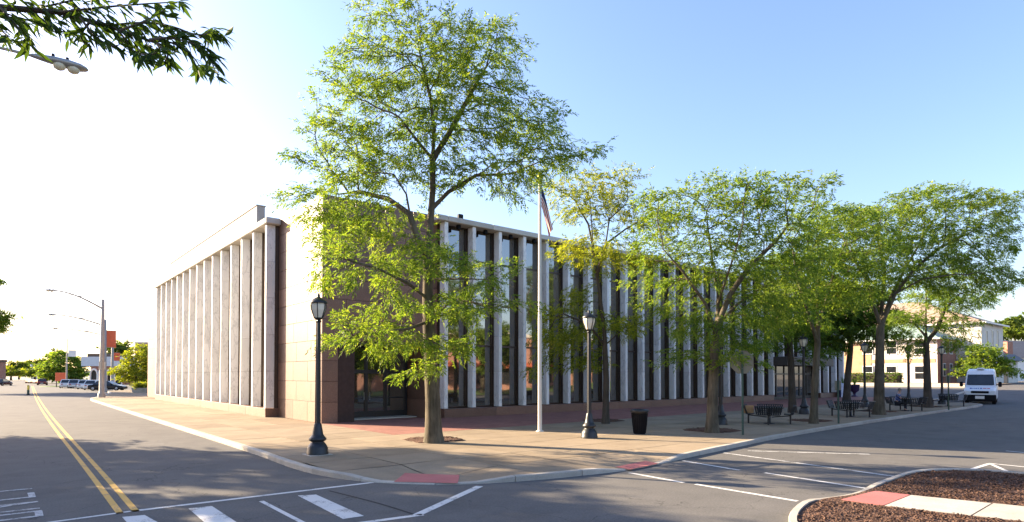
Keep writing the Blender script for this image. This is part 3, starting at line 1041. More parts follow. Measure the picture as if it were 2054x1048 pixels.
# ------------------------------------------------------------------ cobra head street lights on tall poles
def cobra(name_label, base, head, arm_z, group, pole_h, z_tip, k_=1.0):
    bx, by = base; hx, hy, hz = head
    t = thing('road_light', name_label, 'street light', (bx, by, 0), 0, group)
    MB().lathe([(.2 * k_, 0), (.2 * k_, .5), (.16 * k_, .56), (.14 * k_, .6), (.13 * k_, 3), (.09 * k_, pole_h), (.0, pole_h + .1)], 10).build('pole', M['pole_metal'], t)
    d = np.array([hx - bx, hy - by, 0.0]); L = np.linalg.norm(d); u = d / L
    pts = []
    for k in range(13):
        s = k / 12
        pts.append(u * (L - .45) * s + np.array([0, 0, arm_z + (hz - arm_z) * math.sin(s * math.pi / 2)]))
    arm = MB().tube(pts, [(.055 - .022 * k / 12) * k_ for k in range(13)], 7)
    pts2 = [u * (L * .62) * s + np.array([0, 0, (pole_h - .05) * (1 - s) + s * (arm_z + (hz - arm_z) * math.sin(.62 * math.pi / 2))]) for s in (0, 1)]
    arm.tube(pts2, .022 * k_, 6)
    arm.build('arm', M['pole_metal'], t)
    w = np.array([-u[1], u[0], 0])
    rings = []
    for s, hw, zt_, zb in ((-.62, .05, .04, -.04), (-.45, .085, .075, -.06), (-.2, .15, .1, -.075), (.1, .185, .1, -.08), (.3, .17, .08, -.075), (.42, .1, .04, -.05), (.46, .03, .0, -.03)):
        c = u * (L + s - .2) + np.array([0, 0, hz])
        rings.append([c + w * hw * math.cos(a) + np.array([0, 0, (zt_ if math.sin(a) > 0 else -zb) * math.sin(a)]) for a in np.linspace(0, 2 * math.pi, 12, endpoint=False)])
    h = MB().loft(rings, sm=True).build('lamp_head', M['grey_metal'], t)
    for s in (-.1, .17):
        MB().lathe([(.13, .0), (.13, -.05), (.1, -.1), (.04, -.13), (0, -.135)], 12, tuple(u * (L + s - .2) + np.array([0, 0, hz - .05]))).build('lens', M['lens'], h)
        MB().lathe([(.035, .0), (.035, .07), (.0, .09)], 8, tuple(u * (L + s - .32) + np.array([0, 0, hz + .09]))).build('photocell', M['plastic'], h)
    return t


cobra('grey cobra head street light reaching in below the overhanging leafy branch', (-6.9, 17.7), (1.15, 17.7, 9.72), 8.9, 'cobra head lights along the left street', 9.9, 9.9)
b2 = gp(203, 800); h2 = (2.9, b2[1], 10.55)
p2 = cobra('tall street light pole at the far end of the marble finned side, lower banner free', (b2[0], b2[1] - .3), (h2[0], h2[1] - .3, 10.5), 9.0, 'cobra head lights along the left street', 9.9, 9.9, 1.7)
MB().box(-.28, .28, -.16, -.13, 2.9, 3.7, bev=.01).build('sign_plate', M['grey_metal'], p2)
for k, (px_, by, lab, hx) in enumerate([(209.5, 99, 'second tall street light beyond the pavement, hung with a large orange banner', 4.2), (225, 128, 'third tall street light, hung with a small orange banner', 6.0), (133.5, 150, 'grey pole with a small white street name sign in front of the round tree', None)]):
    r = ray(px_, 760); X = by * r[0] / r[1]
    if hx is not None: t = cobra(lab, (X, by), (hx, by, 10.2), 9.0, 'cobra head lights along the left street', 9.8, 9.8, 1.8)
    else:
        t = thing('sign_pole', lab, 'pole', (X, by, 0))
        MB().lathe([(.16, 0), (.1, 9.5), (0, 9.6)], 8).build('pole', M['pole_metal'], t)
        MB().box(.2, 1.5, -.03, .03, 6.0, 7.3).build('sign_plate', M['white_wall'], t)
    if k < 2:
        z1 = dp(px_, 663 if k == 0 else 708, depth_of((X, by, 0)))[2]; z0 = dp(px_, 697 if k == 0 else 724, depth_of((X, by, 0)))[2]
        w = 1.15 if k == 0 else 1.0
        bn = MB(); n = 8
        rows = [[(.12 + w * s, .06 * math.sin(s * 5 + z), z) for s in np.linspace(0, 1, n)] for z in np.linspace(z0, z1, 6)]
        vs = [p for r_ in rows for p in r_]
        bn.add(vs, [(j * n + i, j * n + i + 1, (j + 1) * n + i + 1, (j + 1) * n + i) for j in range(5) for i in range(n - 1)], 0, True)
        bn.build('banner', M['orange'], t)
        MB().tube([(0, 0, z1), (w + .15, 0, z1)], .025, 5).tube([(0, 0, z0), (w + .15, 0, z0)], .025, 5).build('banner_arm', M['pole_metal'], t)

# ------------------------------------------------------------------ flagpole and flag
fpz = gp(1083, 866, GZ); fx, fy = fpz[0], fpz[1]
fp_ = thing('flagpole', 'slender white flagpole on the plaza between the big tree and the second lamp', 'flagpole', (fx, fy, GZ))
MB().lathe([(.1, 0), (.1, .03), (.085, .06), (.085, .5), (.05, 10.15), (.0, 10.17)], 14).build('pole', M['white_pole'], fp_)
MB().lathe([(.16, -.02), (.16, .02), (.1, .05)], 16).build('base', M['white_pole'], fp_)
MB().lathe([(.0, 10.12), (.07, 10.16), (.09, 10.23), (.07, 10.3), (0, 10.33)], 12).build('truck_ball', M['gold'], fp_)
MB().tube([(.07, -.03, .9), (.075, -.03, 5), (.06, -.03, 10.1)], .008, 4).build('halyard', M['flag_white'], fp_)
nu, nv = 26, 13
vs = []
fd = _rt * .95 - _fw * .1
for j in range(nv + 1):
    v = j / nv
    for i in range(nu + 1):
        u = i / nu
        drop = 1.62 * (u ** .92)
        out = .07 + .38 * u ** .8 + .12 * math.sin(v * 3.1) * (u ** .5) - .1 * v * u
        fold = .055 * math.sin(v * 9 + u * 3.2) * (u ** .6) * (.4 + .6 * v)
        z = -v * .92 * (1 - .42 * u) - drop
        p = fd * out + np.array([fd[1], -fd[0], 0]) * fold + _rt * (.035 * math.sin(v * 13 + u * 2) * u)
        vs.append((p[0], p[1], z))
fl = MB(); fs = []; mi = []
for j in range(nv):
    for i in range(nu):
        fl.f.append([j * (nu + 1) + i, j * (nu + 1) + i + 1, (j + 1) * (nu + 1) + i + 1, (j + 1) * (nu + 1) + i])
        fl.m.append(2 if (i < nu * .42 and j < 7) else (0 if j % 2 == 0 else 1)); fl.s.append(True)
fl.v = vs
tag(fl.build('flag', [M['flag_red'], M['flag_white'], M['flag_blue']], None, (fx, fy, GZ + 9.95)), 'limp red white and blue striped flag hanging against the white pole', 'flag')
st = MB()
# ------------------------------------------------------------------ litter bin
q = gp(1283, 871, GZ)
tb = thing('litter_bin', 'black slatted litter bin with flared rim on the shaded concrete', 'litter bin', (q[0], q[1], GZ))
mb = MB(); mb.lathe([(.2, .03), (.235, .3), (.27, .78)], 20)
mb.lathe([(.215, 0), (.215, .05), (.19, .06)], 20)
mb.build('body', M['plastic'], tb)
for k in range(22):
    a = 2 * math.pi * k / 22
    c, s_ = math.cos(a), math.sin(a)
    MB().tube([(.225 * c, .225 * s_, .04), (.262 * c, .262 * s_, .35), (.3 * c, .3 * s_, .8)], [.016, .016, .018], 4, sm=False).build('slat', M['plastic'], tb)
MB().lathe([(.285, .78), (.36, .86), (.365, .9), (.33, .93), (.23, .9), (.22, .84)], 22, caps=False).build('rim', M['black_metal'], tb)
MB().lathe([(.29, .79), (.3, .9), (.25, .945), (.22, .9), (.15, .7), (0, .66)], 18, caps=False).build('bin_liner', M['bag'], tb)


# ------------------------------------------------------------------ round picnic tables
def make_table(label):
    t = thing('picnic_table', label, 'picnic table', (0, 0, 0), 0, 'round black picnic tables on the plaza')
    MB().lathe([(.0, .70), (.6, .70), (.64, .715), (.64, .75), (.61, .765), (0, .765)], 28, sm=False).build('tabletop', M['black_metal'], t)
    MB().lathe([(.26, 0), (.26, .02), (.065, .04), (.06, .66), (.2, .7)], 14).build('pedestal', M['black_metal'], t)
    for k in range(4):
        a0 = math.pi / 4 + k * math.pi / 2
        angs = np.linspace(a0 - .5, a0 + .5, 9)
        s = MB()
        rings = [[(.72 * math.cos(a), .72 * math.sin(a), .44), (1.02 * math.cos(a), 1.02 * math.sin(a), .43), (1.03 * math.cos(a), 1.03 * math.sin(a), .455), (.71 * math.cos(a), .71 * math.sin(a), .465)] for a in angs]
        s.loft(rings)
        seat = s.build('seat', M['black_metal'], t)
        b = MB()
        for zr, rr in ((.84, 1.16), (.55, 1.06)):
            b.tube([(rr * math.cos(a), rr * math.sin(a), zr) for a in np.linspace(a0 - .52, a0 + .52, 11)], .018, 5)
        b.build('backrest_rail', M['black_metal'], seat)
        for a in np.linspace(a0 - .49, a0 + .49, 12):
            w = np.array([-math.sin(a), math.cos(a), 0]) * .03; n_ = np.array([math.cos(a), math.sin(a), -.25]) * .006
            c0 = np.array([1.035 * math.cos(a), 1.035 * math.sin(a), .46]); c1 = np.array([1.16 * math.cos(a), 1.16 * math.sin(a), .83])
            MB().obox((c0 + c1) / 2, w, n_, (c1 - c0) / 2).build('slat', M['black_metal'], seat)
        MB().tube([(.9 * math.cos(a0), .9 * math.sin(a0), 0), (.9 * math.cos(a0), .9 * math.sin(a0), .43)], .04, 8).build('leg', M['black_metal'], t)
        MB().tube([(.1 * math.cos(a0), .1 * math.sin(a0), .3), (.9 * math.cos(a0), .9 * math.sin(a0), .38)], .025, 6).build('arm', M['black_metal'], t)
    return t


TAB = [((1543, 850), 'round black picnic table with slatted seats closest to the tan sign back', .35),
       ((1706, 836), 'round black picnic table between the slim forked trunk and the thick forked trunk', .1),
       ((1817, 824), 'round picnic table where a person in a navy shirt sits', .55),
       ((1902, 815), 'round black picnic table nearest to the white van', .2)]
t0 = make_table(TAB[0][1]); fam = family()
TPOS = []
for k, (q, lab, rz) in enumerate(TAB):
    p = gp(*q, GZ); TPOS.append(p)
    rz = -YAW + rz
    if k == 0: t0.location = (p[0], p[1], GZ); t0.rotation_euler[2] = rz
    else: copy_thing(t0, (p[0], p[1], GZ), rz, lab, None, fam)
p = TPOS[0] - _rt * .93 + _fw * .12
tag(MB().box(-.24, .24, -.03, .03, 0, .36, bev=.01).build('wooden_board', M['card'], None, (p[0], p[1], GZ + .475), -YAW - .25), 'tan wooden board standing on the outer seat of the first picnic table', 'board')


# ------------------------------------------------------------------ signs on posts
def post_sign(px, py, h, label, oct_=False, lean=0.0):
    p = gp(px, py, GZ)
    t = thing('traffic_sign' if oct_ else 'sign_post', label, 'sign' if oct_ else 'post', (p[0], p[1], GZ), -YAW)
    mb = MB(); mb.box(-.035, -.028, -.02, .02, 0, h).box(.028, .035, -.02, .02, 0, h).box(-.028, .028, -.006, .0, 0, h)
    mb.build('post', M['green_post'], t)
    if oct_:
        r = .47; o = [(r * math.cos(math.pi / 8 + k * math.pi / 4), r * math.sin(math.pi / 8 + k * math.pi / 4)) for k in range(8)]
        mb = MB(); mb.loft([[(x, .028, h - .38 + z) for x, z in o], [(x, .034, h - .38 + z) for x, z in o]])
        mb.build('sign_plate', M['sign_back'], t)
        for z in (-.25, .25): MB().lathe([(.015, 0), (.015, .01)], 6, (0, -.012, h - .38 + z)).build('bolt', M['grey_metal'], t)
    else:
        MB().box(-.15, .15, .024, .03, h - .46, h - .02, bev=.02).build('sign_plate', M['sign_back'], t)
    return t


post_sign(1490, 873, 3.12, 'octagonal sign seen from its bare tan back on a green post', True)
post_sign(1682, 850, 2.0, 'slim green post by the second picnic table, next to the slender forked trunk')
post_sign(1903, 823, 2.2, 'slim green post at the kerb near the white van')

# planters by the building end
for (px_, py, lab, kind) in ((1691, 797, 'square white planter with dark blue side at the end of the fins', 0), (1714, 796, 'round dark purple planter on a short foot beyond the leaning trunk', 1)):
    p = gp(px_, py, GZ)
    t = thing('planter', lab, 'planter', (p[0], p[1], GZ), -YAW)
    if kind == 0:
        MB().box(-.42, .42, -.42, .42, 0, 1.4, bev=.03).build('tub', M['white_box'], t)
        MB().box(-.47, -.425, -.43, .43, 0, 1.42).build('side_panel', M['navy_trim'], t)
    else:
        MB().lathe([(.35, 0), (.35, .08), (.14, .16), (.14, .4), (.42, .62), (.52, 1.2), (.55, 1.25), (.45, 1.25), (.4, 1.1), (0, 1.1)], 18).build('tub', M['purple'], t)
    f = MB()
    for k in range(16):
        a = random.uniform(0, 6.28); l = random.uniform(.5, .95); b = random.uniform(.08, .35)
        tip = np.array([math.cos(a) * b, math.sin(a) * b, 1.2 + l]); r0 = np.array([math.cos(a) * .08, math.sin(a) * .08, 1.15]); w = np.array([-math.sin(a), math.cos(a), 0]) * .03
        mid = (r0 + tip) / 2 + np.array([0, 0, .06])
        f.add([r0 - w, r0 + w, mid + w, tip, mid - w], [(0, 1, 2, 3, 4)])
    f.build('leaves', M['leaf_deep'], t)


# ------------------------------------------------------------------ trees
def leaf_mesh(name, P, mat_, spray=.34, ll=.15, lw=.045, n=7, droop=.35, axis=None):
    m = len(P)
    if axis is None:
        az = rng.uniform(0, 2 * np.pi, m); a = np.stack([np.cos(az), np.sin(az), rng.normal(-droop, .3, m)], 1)
    else: a = axis + rng.normal(0, .45, (m, 3)) + np.array([0, 0, -droop * .5])
    a /= np.linalg.norm(a, axis=1)[:, None]
    up = np.array([0, 0, 1.0]) + rng.normal(0, .35, (m, 3))
    b = np.cross(a, up); b /= np.linalg.norm(b, axis=1)[:, None] + 1e-9
    V = np.empty((m, n, 4, 3), np.float32)
    sc_ = rng.uniform(.7, 1.25, m)[:, None]
    for k in range(n):
        s = (k % 2) * 2 - 1
        t = .12 + .88 * k / (n - 1)
        if k == n - 1: d = a.copy()
        else: d = a * .55 + b * s * .85
        d = d + rng.normal(0, .22, (m, 3)); d[:, 2] -= .15
        d /= np.linalg.norm(d, axis=1)[:, None]
        base = P + a * (t * spray) * sc_; base[:, 2] -= (t * t * spray * .25)
        nn = np.cross(d, b * s + a * .3) + rng.normal(0, .35, (m, 3))
        w = np.cross(d, nn); w /= np.linalg.norm(w, axis=1)[:, None] + 1e-9
        L = ll * sc_ * rng.uniform(.75, 1.2, (m, 1)); W_ = lw * sc_ * .5
        V[:, k, 0] = base; V[:, k, 1] = base + d * L * .42 + w * W_
        V[:, k, 2] = base + d * L + np.array([0, 0, -.02]); V[:, k, 3] = base + d * L * .42 - w * W_
    V = V.reshape(-1, 3); nq = len(V) // 4
    me = bpy.data.meshes.new(name)
    me.vertices.add(len(V)); me.vertices.foreach_set('co', V.ravel())
    me.loops.add(nq * 4); me.loops.foreach_set('vertex_index', np.arange(nq * 4, dtype=np.int32))
    me.polygons.add(nq); me.polygons.foreach_set('loop_start', np.arange(0, nq * 4, 4, dtype=np.int32)); me.polygons.foreach_set('loop_total', np.full(nq, 4, np.int32))
    me.materials.append(mat_); me.update()
    return me


def grow(skel, att, step=.35, kill=.5, infl=4.0, iters=140, flat=.0):
    """skel: list of (pos, parent). att: attractors. returns positions, parents."""
    pos = [np.asarray(p, float) for p, _ in skel]; par = [q for _, q in skel]
    A = np.asarray(att, float); alive = np.ones(len(A), bool)
    bd = np.full(len(A), 1e9); bi = np.zeros(len(A), int); new = list(range(len(pos)))
    for it in range(iters):
        for i in new:
            d = np.linalg.norm(A - pos[i], axis=1); m = d < bd
            bd[m] = d[m]; bi[m] = i
        alive &= bd > kill
        lim = infl if it > 12 else 50
        idx = np.where(alive & (bd < lim))[0]
        if len(idx) == 0: break
        new = []
        for g_ in np.unique(bi[idx]):
            mem = idx[bi[idx] == g_]
            d = A[mem] - pos[g_]; d /= np.linalg.norm(d, axis=1)[:, None] + 1e-9
            v = d.mean(0) + rng.normal(0, .16, 3)
            p = par[g_]
            if p >= 0:
                pd = pos[g_] - pos[p]; v = v + .35 * pd / (np.linalg.norm(pd) + 1e-9)
            v /= np.linalg.norm(v) + 1e-9
            q = pos[g_] + v * step
            pos.append(q); par.append(int(g_)); new.append(len(pos) - 1)
        if len(pos) > 9000: break
    return np.array(pos), np.array(par)


def wood_mesh(name, pos, par, r_base, mat_, tip=.009, nskel=0, flare=1.35):
    n = len(pos); kids_ = [[] for _ in range(n)]
    for i, p in enumerate(par):
        if p >= 0: kids_[p].append(i)
    leaves = np.zeros(n)
    for i in range(n - 1, -1, -1):
        leaves[i] = max(1, leaves[i]) if not kids_[i] else sum(leaves[k] for k in kids_[i])
    e = math.log(max(2, leaves[0])) / math.log(max(1.5, r_base / tip))
    rad = tip * leaves ** (1 / e)
    main = [max(k, key=lambda j: leaves[j]) if k else -1 for k in kids_]
    mb = MB()
    starts = [0] + [j for i in range(n) for j in kids_[i] if j != main[i]]
    for s in starts:
        ch = [] if par[s] < 0 else [par[s]]
        i = s
        while i >= 0: ch.append(i); i = main[i]
        if len(ch) < 2: continue
        rr = [rad[j] for j in ch]
        if par[s] >= 0: rr[0] = min(rad[par[s]] * .9, rr[1] * 1.25)
        pts = [pos[j] for j in ch]
        if par[s] < 0:
            pts = [np.asarray(p, float) for p in pts]
            h0 = pts[0][2]
            rr = [r * (1 - .42 * min(1, (p[2] - h0) / 7.0)) * (1 + (flare - 1) * math.exp(-(p[2] - h0) / .35)) for r, p in zip(rr, pts)]
        if max(rr) < .02 and len(ch) > 4:
            keep = sorted(set(list(range(0, len(ch), 2)) + [len(ch) - 1])); pts = [pts[k] for k in keep]; rr = [rr[k] for k in keep]
        sides = 12 if rr[0] > .12 else (7 if rr[0] > .045 else (5 if rr[0] > .02 else 3))
        mb.tube(pts, rr, sides)
    return mb.mesh(name, mat_), rad, kids_


def seg(a, b, step):
    n = max(1, int(np.linalg.norm(np.asarray(b) - np.asarray(a)) / step))
    return [np.asarray(a) + (np.asarray(b) - np.asarray(a)) * (k + 1) / n for k in range(n)]


def make_tree(name, label, cat, group, base, trunk, limbs, blobs, leafm, barkm, r_base, dens=1.0, sprays=3, spread=.26, step=.35, kill=.5, flatten=.45, spray=.34, ll=.15, lw=.045, n=7, sub=True, droop=.35, size_min=0):
    base = np.asarray(base, float)
    sk = [(base, -1)]

    def addline(pts, start):
        cur = start
        for q in pts:
            for w in seg(sk[cur][0], q, step):
                sk.append((w, cur)); cur = len(sk) - 1
        return cur
    addline(trunk, 0)
    for lb in limbs:
        p0 = np.asarray(lb[0]); k = int(np.argmin([np.linalg.norm(p0 - q[0]) for q in sk])); addline(lb[1:], k)
    att = []
    for c, rx, rz, ry in blobs:
        vol = rx * rx ** .6 * rz ** .7
        m = max(10, int(115 * dens * rx * rz))
        # clumps inside the blob
        nc = max(3, m // 7)
        C = rng.normal(0, 1, (nc, 3)); C /= np.linalg.norm(C, axis=1)[:, None]; C *= (rng.uniform(.25, 1, (nc, 1)) ** .5)
        for q in C:
            k = rng.poisson(7)
            if k == 0: continue
            a = rng.normal(0, 1, (k, 3)) * np.array([.42, .42, .42 * flatten])
            pt = np.asarray(c) + _rt * q[0] * rx + _fw * q[1] * ry + np.array([0, 0, q[2] * rz]) + a
            att.append(pt)
    att = np.concatenate(att)
    att = att[att[:, 2] > base[2] + 1.2]
    pos, par = grow(sk, att, step, kill)
    t = thing(name, label, cat, tuple(base), 0, group)
    loc = pos - base
    me, rad, kd = wood_mesh('trunk', loc, par, r_base, barkm)
    place('trunk', me, t)
    tips = [i for i in range(len(pos)) if i >= len(sk) and rad[i] < .022]
    P, AX = [], []
    for i in tips:
        k = int(sprays * (4.5 if not kd[i] else 2.5))
        d = pos[i] - pos[par[i]]; d /= np.linalg.norm(d) + 1e-9
        o = rng.normal(0, spread, (k, 3)); o[:, 2] *= .42
        P.append(loc[i] + o); AX.append(np.repeat(d[None], k, 0))
    P = np.concatenate(P); AX = np.concatenate(AX)
    print('TREE', label[:30], len(pos), len(P) * n)
    cr = place('crown', leaf_mesh('crown', P, leafm, spray, ll, lw, n, droop, AX), t)
    cr['kind'] = 'stuff'
    return t


def px_tree(basepx, trunkpx, limbspx, blobspx, depth=None, gz=GZ, **kw):
    b = gp(*basepx, gz) if depth is None else None
    if b is None:
        r = dp(basepx[0], basepx[1], depth); b = np.array([r[0], r[1], gz])
    D = depth_of(b); k = D / FPX

    def P(q): return dp(q[0], q[1], D + (q[2] if len(q) > 2 else 0))
    return make_tree(base=b, trunk=[P(q) for q in trunkpx], limbs=[[P(q) for q in l] for l in limbspx],
                     blobs=[(P(q[:2] + (q[4] if len(q) > 4 else 0,)), q[2] * k, q[3] * k, (q[5] if len(q) > 5 else q[2] * k * .9)) for q in blobspx], **kw)


ROW = 'honey locust trees on the plaza'
# the big tree in front of the doors
px_tree((870, 888), [(868, 800), (862, 690), (858, 600), (858, 520), (864, 440), (868, 380), (868, 320), (871, 260), (864, 200), (850, 140), (838, 90)],
        [[(858, 525), (838, 480, -.3), (822, 430, -.5), (815, 390, -.6), (790, 350, -1.2), (740, 345, -2)],
         [(822, 430), (780, 400, .3), (720, 385, .8), (680, 390, 1.2)],
         [(866, 420), (900, 385, .2), (955, 352, .6), (1010, 350, 1.4)],
         [(868, 318), (905, 260, .3), (935, 205, .4), (965, 150, .2)],
         [(868, 330), (835, 280, -.6), (800, 235, -1)],
         [(858, 600), (820, 570, -1.0), (760, 540, -1.6), (690, 520, -2)],
         [(860, 650), (820, 660, -1.2), (740, 670, -1.6)],
         [(858, 560), (900, 560, -.8), (950, 560, -1.2)],
         [(858, 640), (910, 600, -.8), (965, 610, -1.3)]],
        [(810, 40, 60, 38), (770, 120, 70, 55), (900, 90, 75, 50), (1000, 95, 70, 32), (850, 170, 75, 60), (960, 170, 80, 60), (712, 180, 62, 36), (750, 240, 90, 55),
         (690, 280, 58, 38), (890, 260, 75, 50), (1010, 250, 85, 55), (1090, 290, 75, 48), (672, 340, 55, 36), (740, 330, 80, 45), (840, 350, 60, 35), (960, 340, 80, 40),
         (1050, 338, 78, 26), (1130, 308, 45, 24), (645, 400, 40, 22), (690, 440, 70, 24), (660, 405, 45, 24), (1005, 392, 36, 14), (770, 430, 45, 30),
         (690, 500, 46, 16, -1.4), (755, 535, 60, 18, -1.6), (672, 540, 30, 12, -1.8), (830, 500, 40, 22), (900, 530, 70, 26, -.8), (950, 570, 50, 24, -1.2), (865, 565, 45, 18, -1),
         (790, 632, 58, 16, -1.4), (735, 665, 52, 18, -1.6), (708, 698, 30, 12, -1.6), (775, 690, 45, 18, -1.5), (885, 610, 60, 18, -1), (960, 620, 45, 22, -1.3), (840, 680, 40, 24, -1), (900, 695, 30, 14, -1.2), (850, 740, 18, 18, -.5)],
        name='locust_tree', label='tallest honey locust, airy yellow green crown rising over the corner doorway', cat='tree', group=ROW,
        leafm=M['leaf'], barkm=M['bark'], r_base=.27, dens=.92, sprays=3, spread=.2, spray=.32, ll=.13, lw=.038, n=11, kill=.45, step=.32, droop=.3)
# the slim yellowing tree beside the second lamp
px_tree((1215, 850), [(1216, 760), (1212, 660), (1200, 570), (1190, 500), (1186, 440), (1184, 400)],
        [[(1190, 500), (1180, 450, .2), (1160, 415, .4)], [(1200, 560), (1215, 490, -.3), (1222, 440, -.5), (1255, 410, -.8)], [(1215, 490), (1255, 460, -.3), (1290, 440, -.6)], [(1214, 690), (1180, 650, -.5), (1130, 630, -.8)], [(1214, 700), (1250, 660, -.4)]],
        [(1180, 385, 70, 26), (1220, 370, 60, 24), (1235, 420, 50, 25), (1150, 376, 36, 16), (1155, 505, 42, 20), (1190, 520, 55, 26), (1245, 520, 50, 24), (1205, 440, 35, 25), (1290, 430, 40, 24),
         (1120, 610, 45, 22), (1150, 680, 60, 34), (1235, 640, 45, 34), (1180, 720, 40, 20), (1110, 740, 25, 18)],
        name='locust_tree', label='slim yellowing honey locust standing close to the fins behind the second lamp', cat='tree', group=ROW,
        leafm=M['leaf_yellow'], barkm=M['bark_dark'], r_base=.16, dens=.95, sprays=3, spread=.25, ll=.135, lw=.042, n=11, kill=.5)
px_tree((1428, 868), [(1430, 780), (1434, 700), (1440, 650)],
        [[(1438, 665), (1415, 610, -.5), (1370, 545, -1), (1330, 500, -1.4)], [(1440, 650), (1440, 590, .4), (1430, 530, .6), (1420, 460, .4)], [(1440, 650), (1465, 590, -.2), (1500, 540, -.2), (1560, 480, .4)],
         [(1440, 655), (1480, 610, .6), (1540, 570, 1), (1590, 545, 1.4)], [(1440, 600), (1470, 520, -1.4), (1490, 450, -2)]],
        [(1330, 415, 55, 30), (1400, 430, 70, 34), (1450, 390, 60, 28), (1520, 395, 75, 36), (1585, 410, 45, 34), (1330, 480, 60, 34), (1400, 500, 75, 34), (1480, 470, 85, 40), (1560, 470, 70, 40),
         (1350, 550, 60, 30), (1430, 560, 70, 34), (1510, 550, 80, 38), (1590, 520, 40, 40), (1365, 610, 55, 28), (1430, 640, 55, 26), (1490, 620, 65, 30), (1560, 610, 55, 34), (1385, 655, 45, 20), (1440, 690, 40, 18), (1400, 715, 36, 12), (1480, 680, 40, 20), (1500, 702, 34, 12, -.5), (1470, 715, 20, 8, -.5)],
        name='locust_tree', label='broad flat topped honey locust with thick trunk left of the octagonal sign', cat='tree', group=ROW,
        leafm=M['leaf'], barkm=M['bark'], r_base=.22, dens=.9, sprays=3, spread=.24, ll=.135, lw=.042, n=11, kill=.5, flatten=.35)
px_tree((1632, 850), [(1635, 760), (1640, 690), (1640, 660)],
        [[(1638, 680), (1622, 630, -.4), (1600, 560, -.8), (1590, 500, -1)], [(1640, 662), (1655, 610, .3), (1675, 540, .4), (1700, 480, .6)], [(1640, 662), (1640, 590, .6), (1645, 500, 1)]],
        [(1640, 440, 55, 24), (1690, 450, 55, 24), (1650, 490, 70, 28), (1720, 500, 55, 28), (1600, 530, 55, 32), (1670, 550, 70, 30), (1740, 550, 45, 24), (1600, 600, 60, 28), (1665, 610, 60, 24), (1720, 600, 40, 20), (1630, 645, 60, 14), (1570, 640, 40, 18)],
        name='locust_tree', label='honey locust with slender forked trunk between the first and second picnic tables', cat='tree', group=ROW,
        leafm=M['leaf'], barkm=M['bark'], r_base=.17, dens=.88, sprays=3, spread=.24, ll=.14, lw=.044, n=11, kill=.5, flatten=.35)
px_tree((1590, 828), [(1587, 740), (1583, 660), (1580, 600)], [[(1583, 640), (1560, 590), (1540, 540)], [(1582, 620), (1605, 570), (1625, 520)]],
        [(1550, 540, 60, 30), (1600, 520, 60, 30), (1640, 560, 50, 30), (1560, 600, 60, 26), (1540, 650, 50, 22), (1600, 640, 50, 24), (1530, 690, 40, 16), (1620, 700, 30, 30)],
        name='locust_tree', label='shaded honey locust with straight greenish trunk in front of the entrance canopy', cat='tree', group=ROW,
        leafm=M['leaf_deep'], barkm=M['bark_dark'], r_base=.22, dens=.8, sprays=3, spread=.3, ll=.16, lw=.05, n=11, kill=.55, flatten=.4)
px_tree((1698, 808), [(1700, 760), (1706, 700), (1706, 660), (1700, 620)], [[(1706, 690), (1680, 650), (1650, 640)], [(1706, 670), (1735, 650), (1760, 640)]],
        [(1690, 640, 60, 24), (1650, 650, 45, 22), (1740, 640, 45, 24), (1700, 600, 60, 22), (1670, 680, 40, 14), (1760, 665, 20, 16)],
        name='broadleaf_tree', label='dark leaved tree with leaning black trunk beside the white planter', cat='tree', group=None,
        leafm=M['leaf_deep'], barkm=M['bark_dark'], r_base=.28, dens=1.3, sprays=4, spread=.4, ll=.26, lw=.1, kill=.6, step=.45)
px_tree((1763, 832), [(1764, 760), (1765, 700), (1766, 655)],
        [[(1766, 660), (1752, 610, -.5), (1735, 555, -1), (1700, 500, -1.4)], [(1766, 658), (1770, 600, .5), (1775, 540, .8), (1760, 480, 1)], [(1766, 655), (1795, 590, -.2), (1830, 545, -.2), (1880, 500, .2), (1940, 470, .4)],
         [(1767, 655), (1785, 600, .9), (1815, 540, 1.4), (1850, 480, 1.8)], [(1795, 590), (1850, 560, -1), (1920, 550, -1.6)]],
        [(1690, 450, 70, 26), (1760, 455, 70, 26), (1830, 410, 70, 24), (1900, 405, 70, 24), (1965, 405, 55, 26), (2010, 420, 28, 18), (1790, 490, 75, 28), (1870, 470, 80, 32), (1950, 460, 70, 30), (1720, 520, 70, 28), (1820, 540, 70, 24),
         (1900, 530, 75, 24), (1980, 545, 65, 20), (2025, 560, 32, 14), (1700, 580, 55, 24), (1960, 500, 50, 20), (1740, 570, 30, 20), (1860, 575, 60, 14), (1940, 580, 60, 14)],
        name='locust_tree', label='wide umbrella shaped honey locust whose trunk forks beside the second picnic table', cat='tree', group=ROW,
        leafm=M['leaf'], barkm=M['bark'], r_base=.29, dens=.9, sprays=3, spread=.25, ll=.15, lw=.046, n=11, kill=.52, flatten=.3)
px_tree((1861, 818), [(1860, 760), (1858, 700), (1857, 640), (1858, 590), (1860, 560)],
        [[(1858, 690), (1880, 660), (1895, 620), (1925, 590)], [(1858, 680), (1835, 650), (1800, 640)], [(1895, 620), (1930, 640)]],
        [(1840, 640, 60, 16), (1800, 655, 30, 12), (1880, 600, 40, 20), (1930, 600, 50, 18), (1900, 650, 40, 16), (1920, 680, 30, 12), (1870, 560, 50, 18), (1830, 700, 30, 12), (1960, 585, 40, 14)],
        name='locust_tree', label='honey locust with one side limb between the person\'s table and the last table', cat='tree', group=ROW,
        leafm=M['leaf'], barkm=M['bark_dark'], r_base=.26, dens=.9, sprays=3, spread=.3, ll=.16, lw=.05, n=11, kill=.55, flatten=.3)
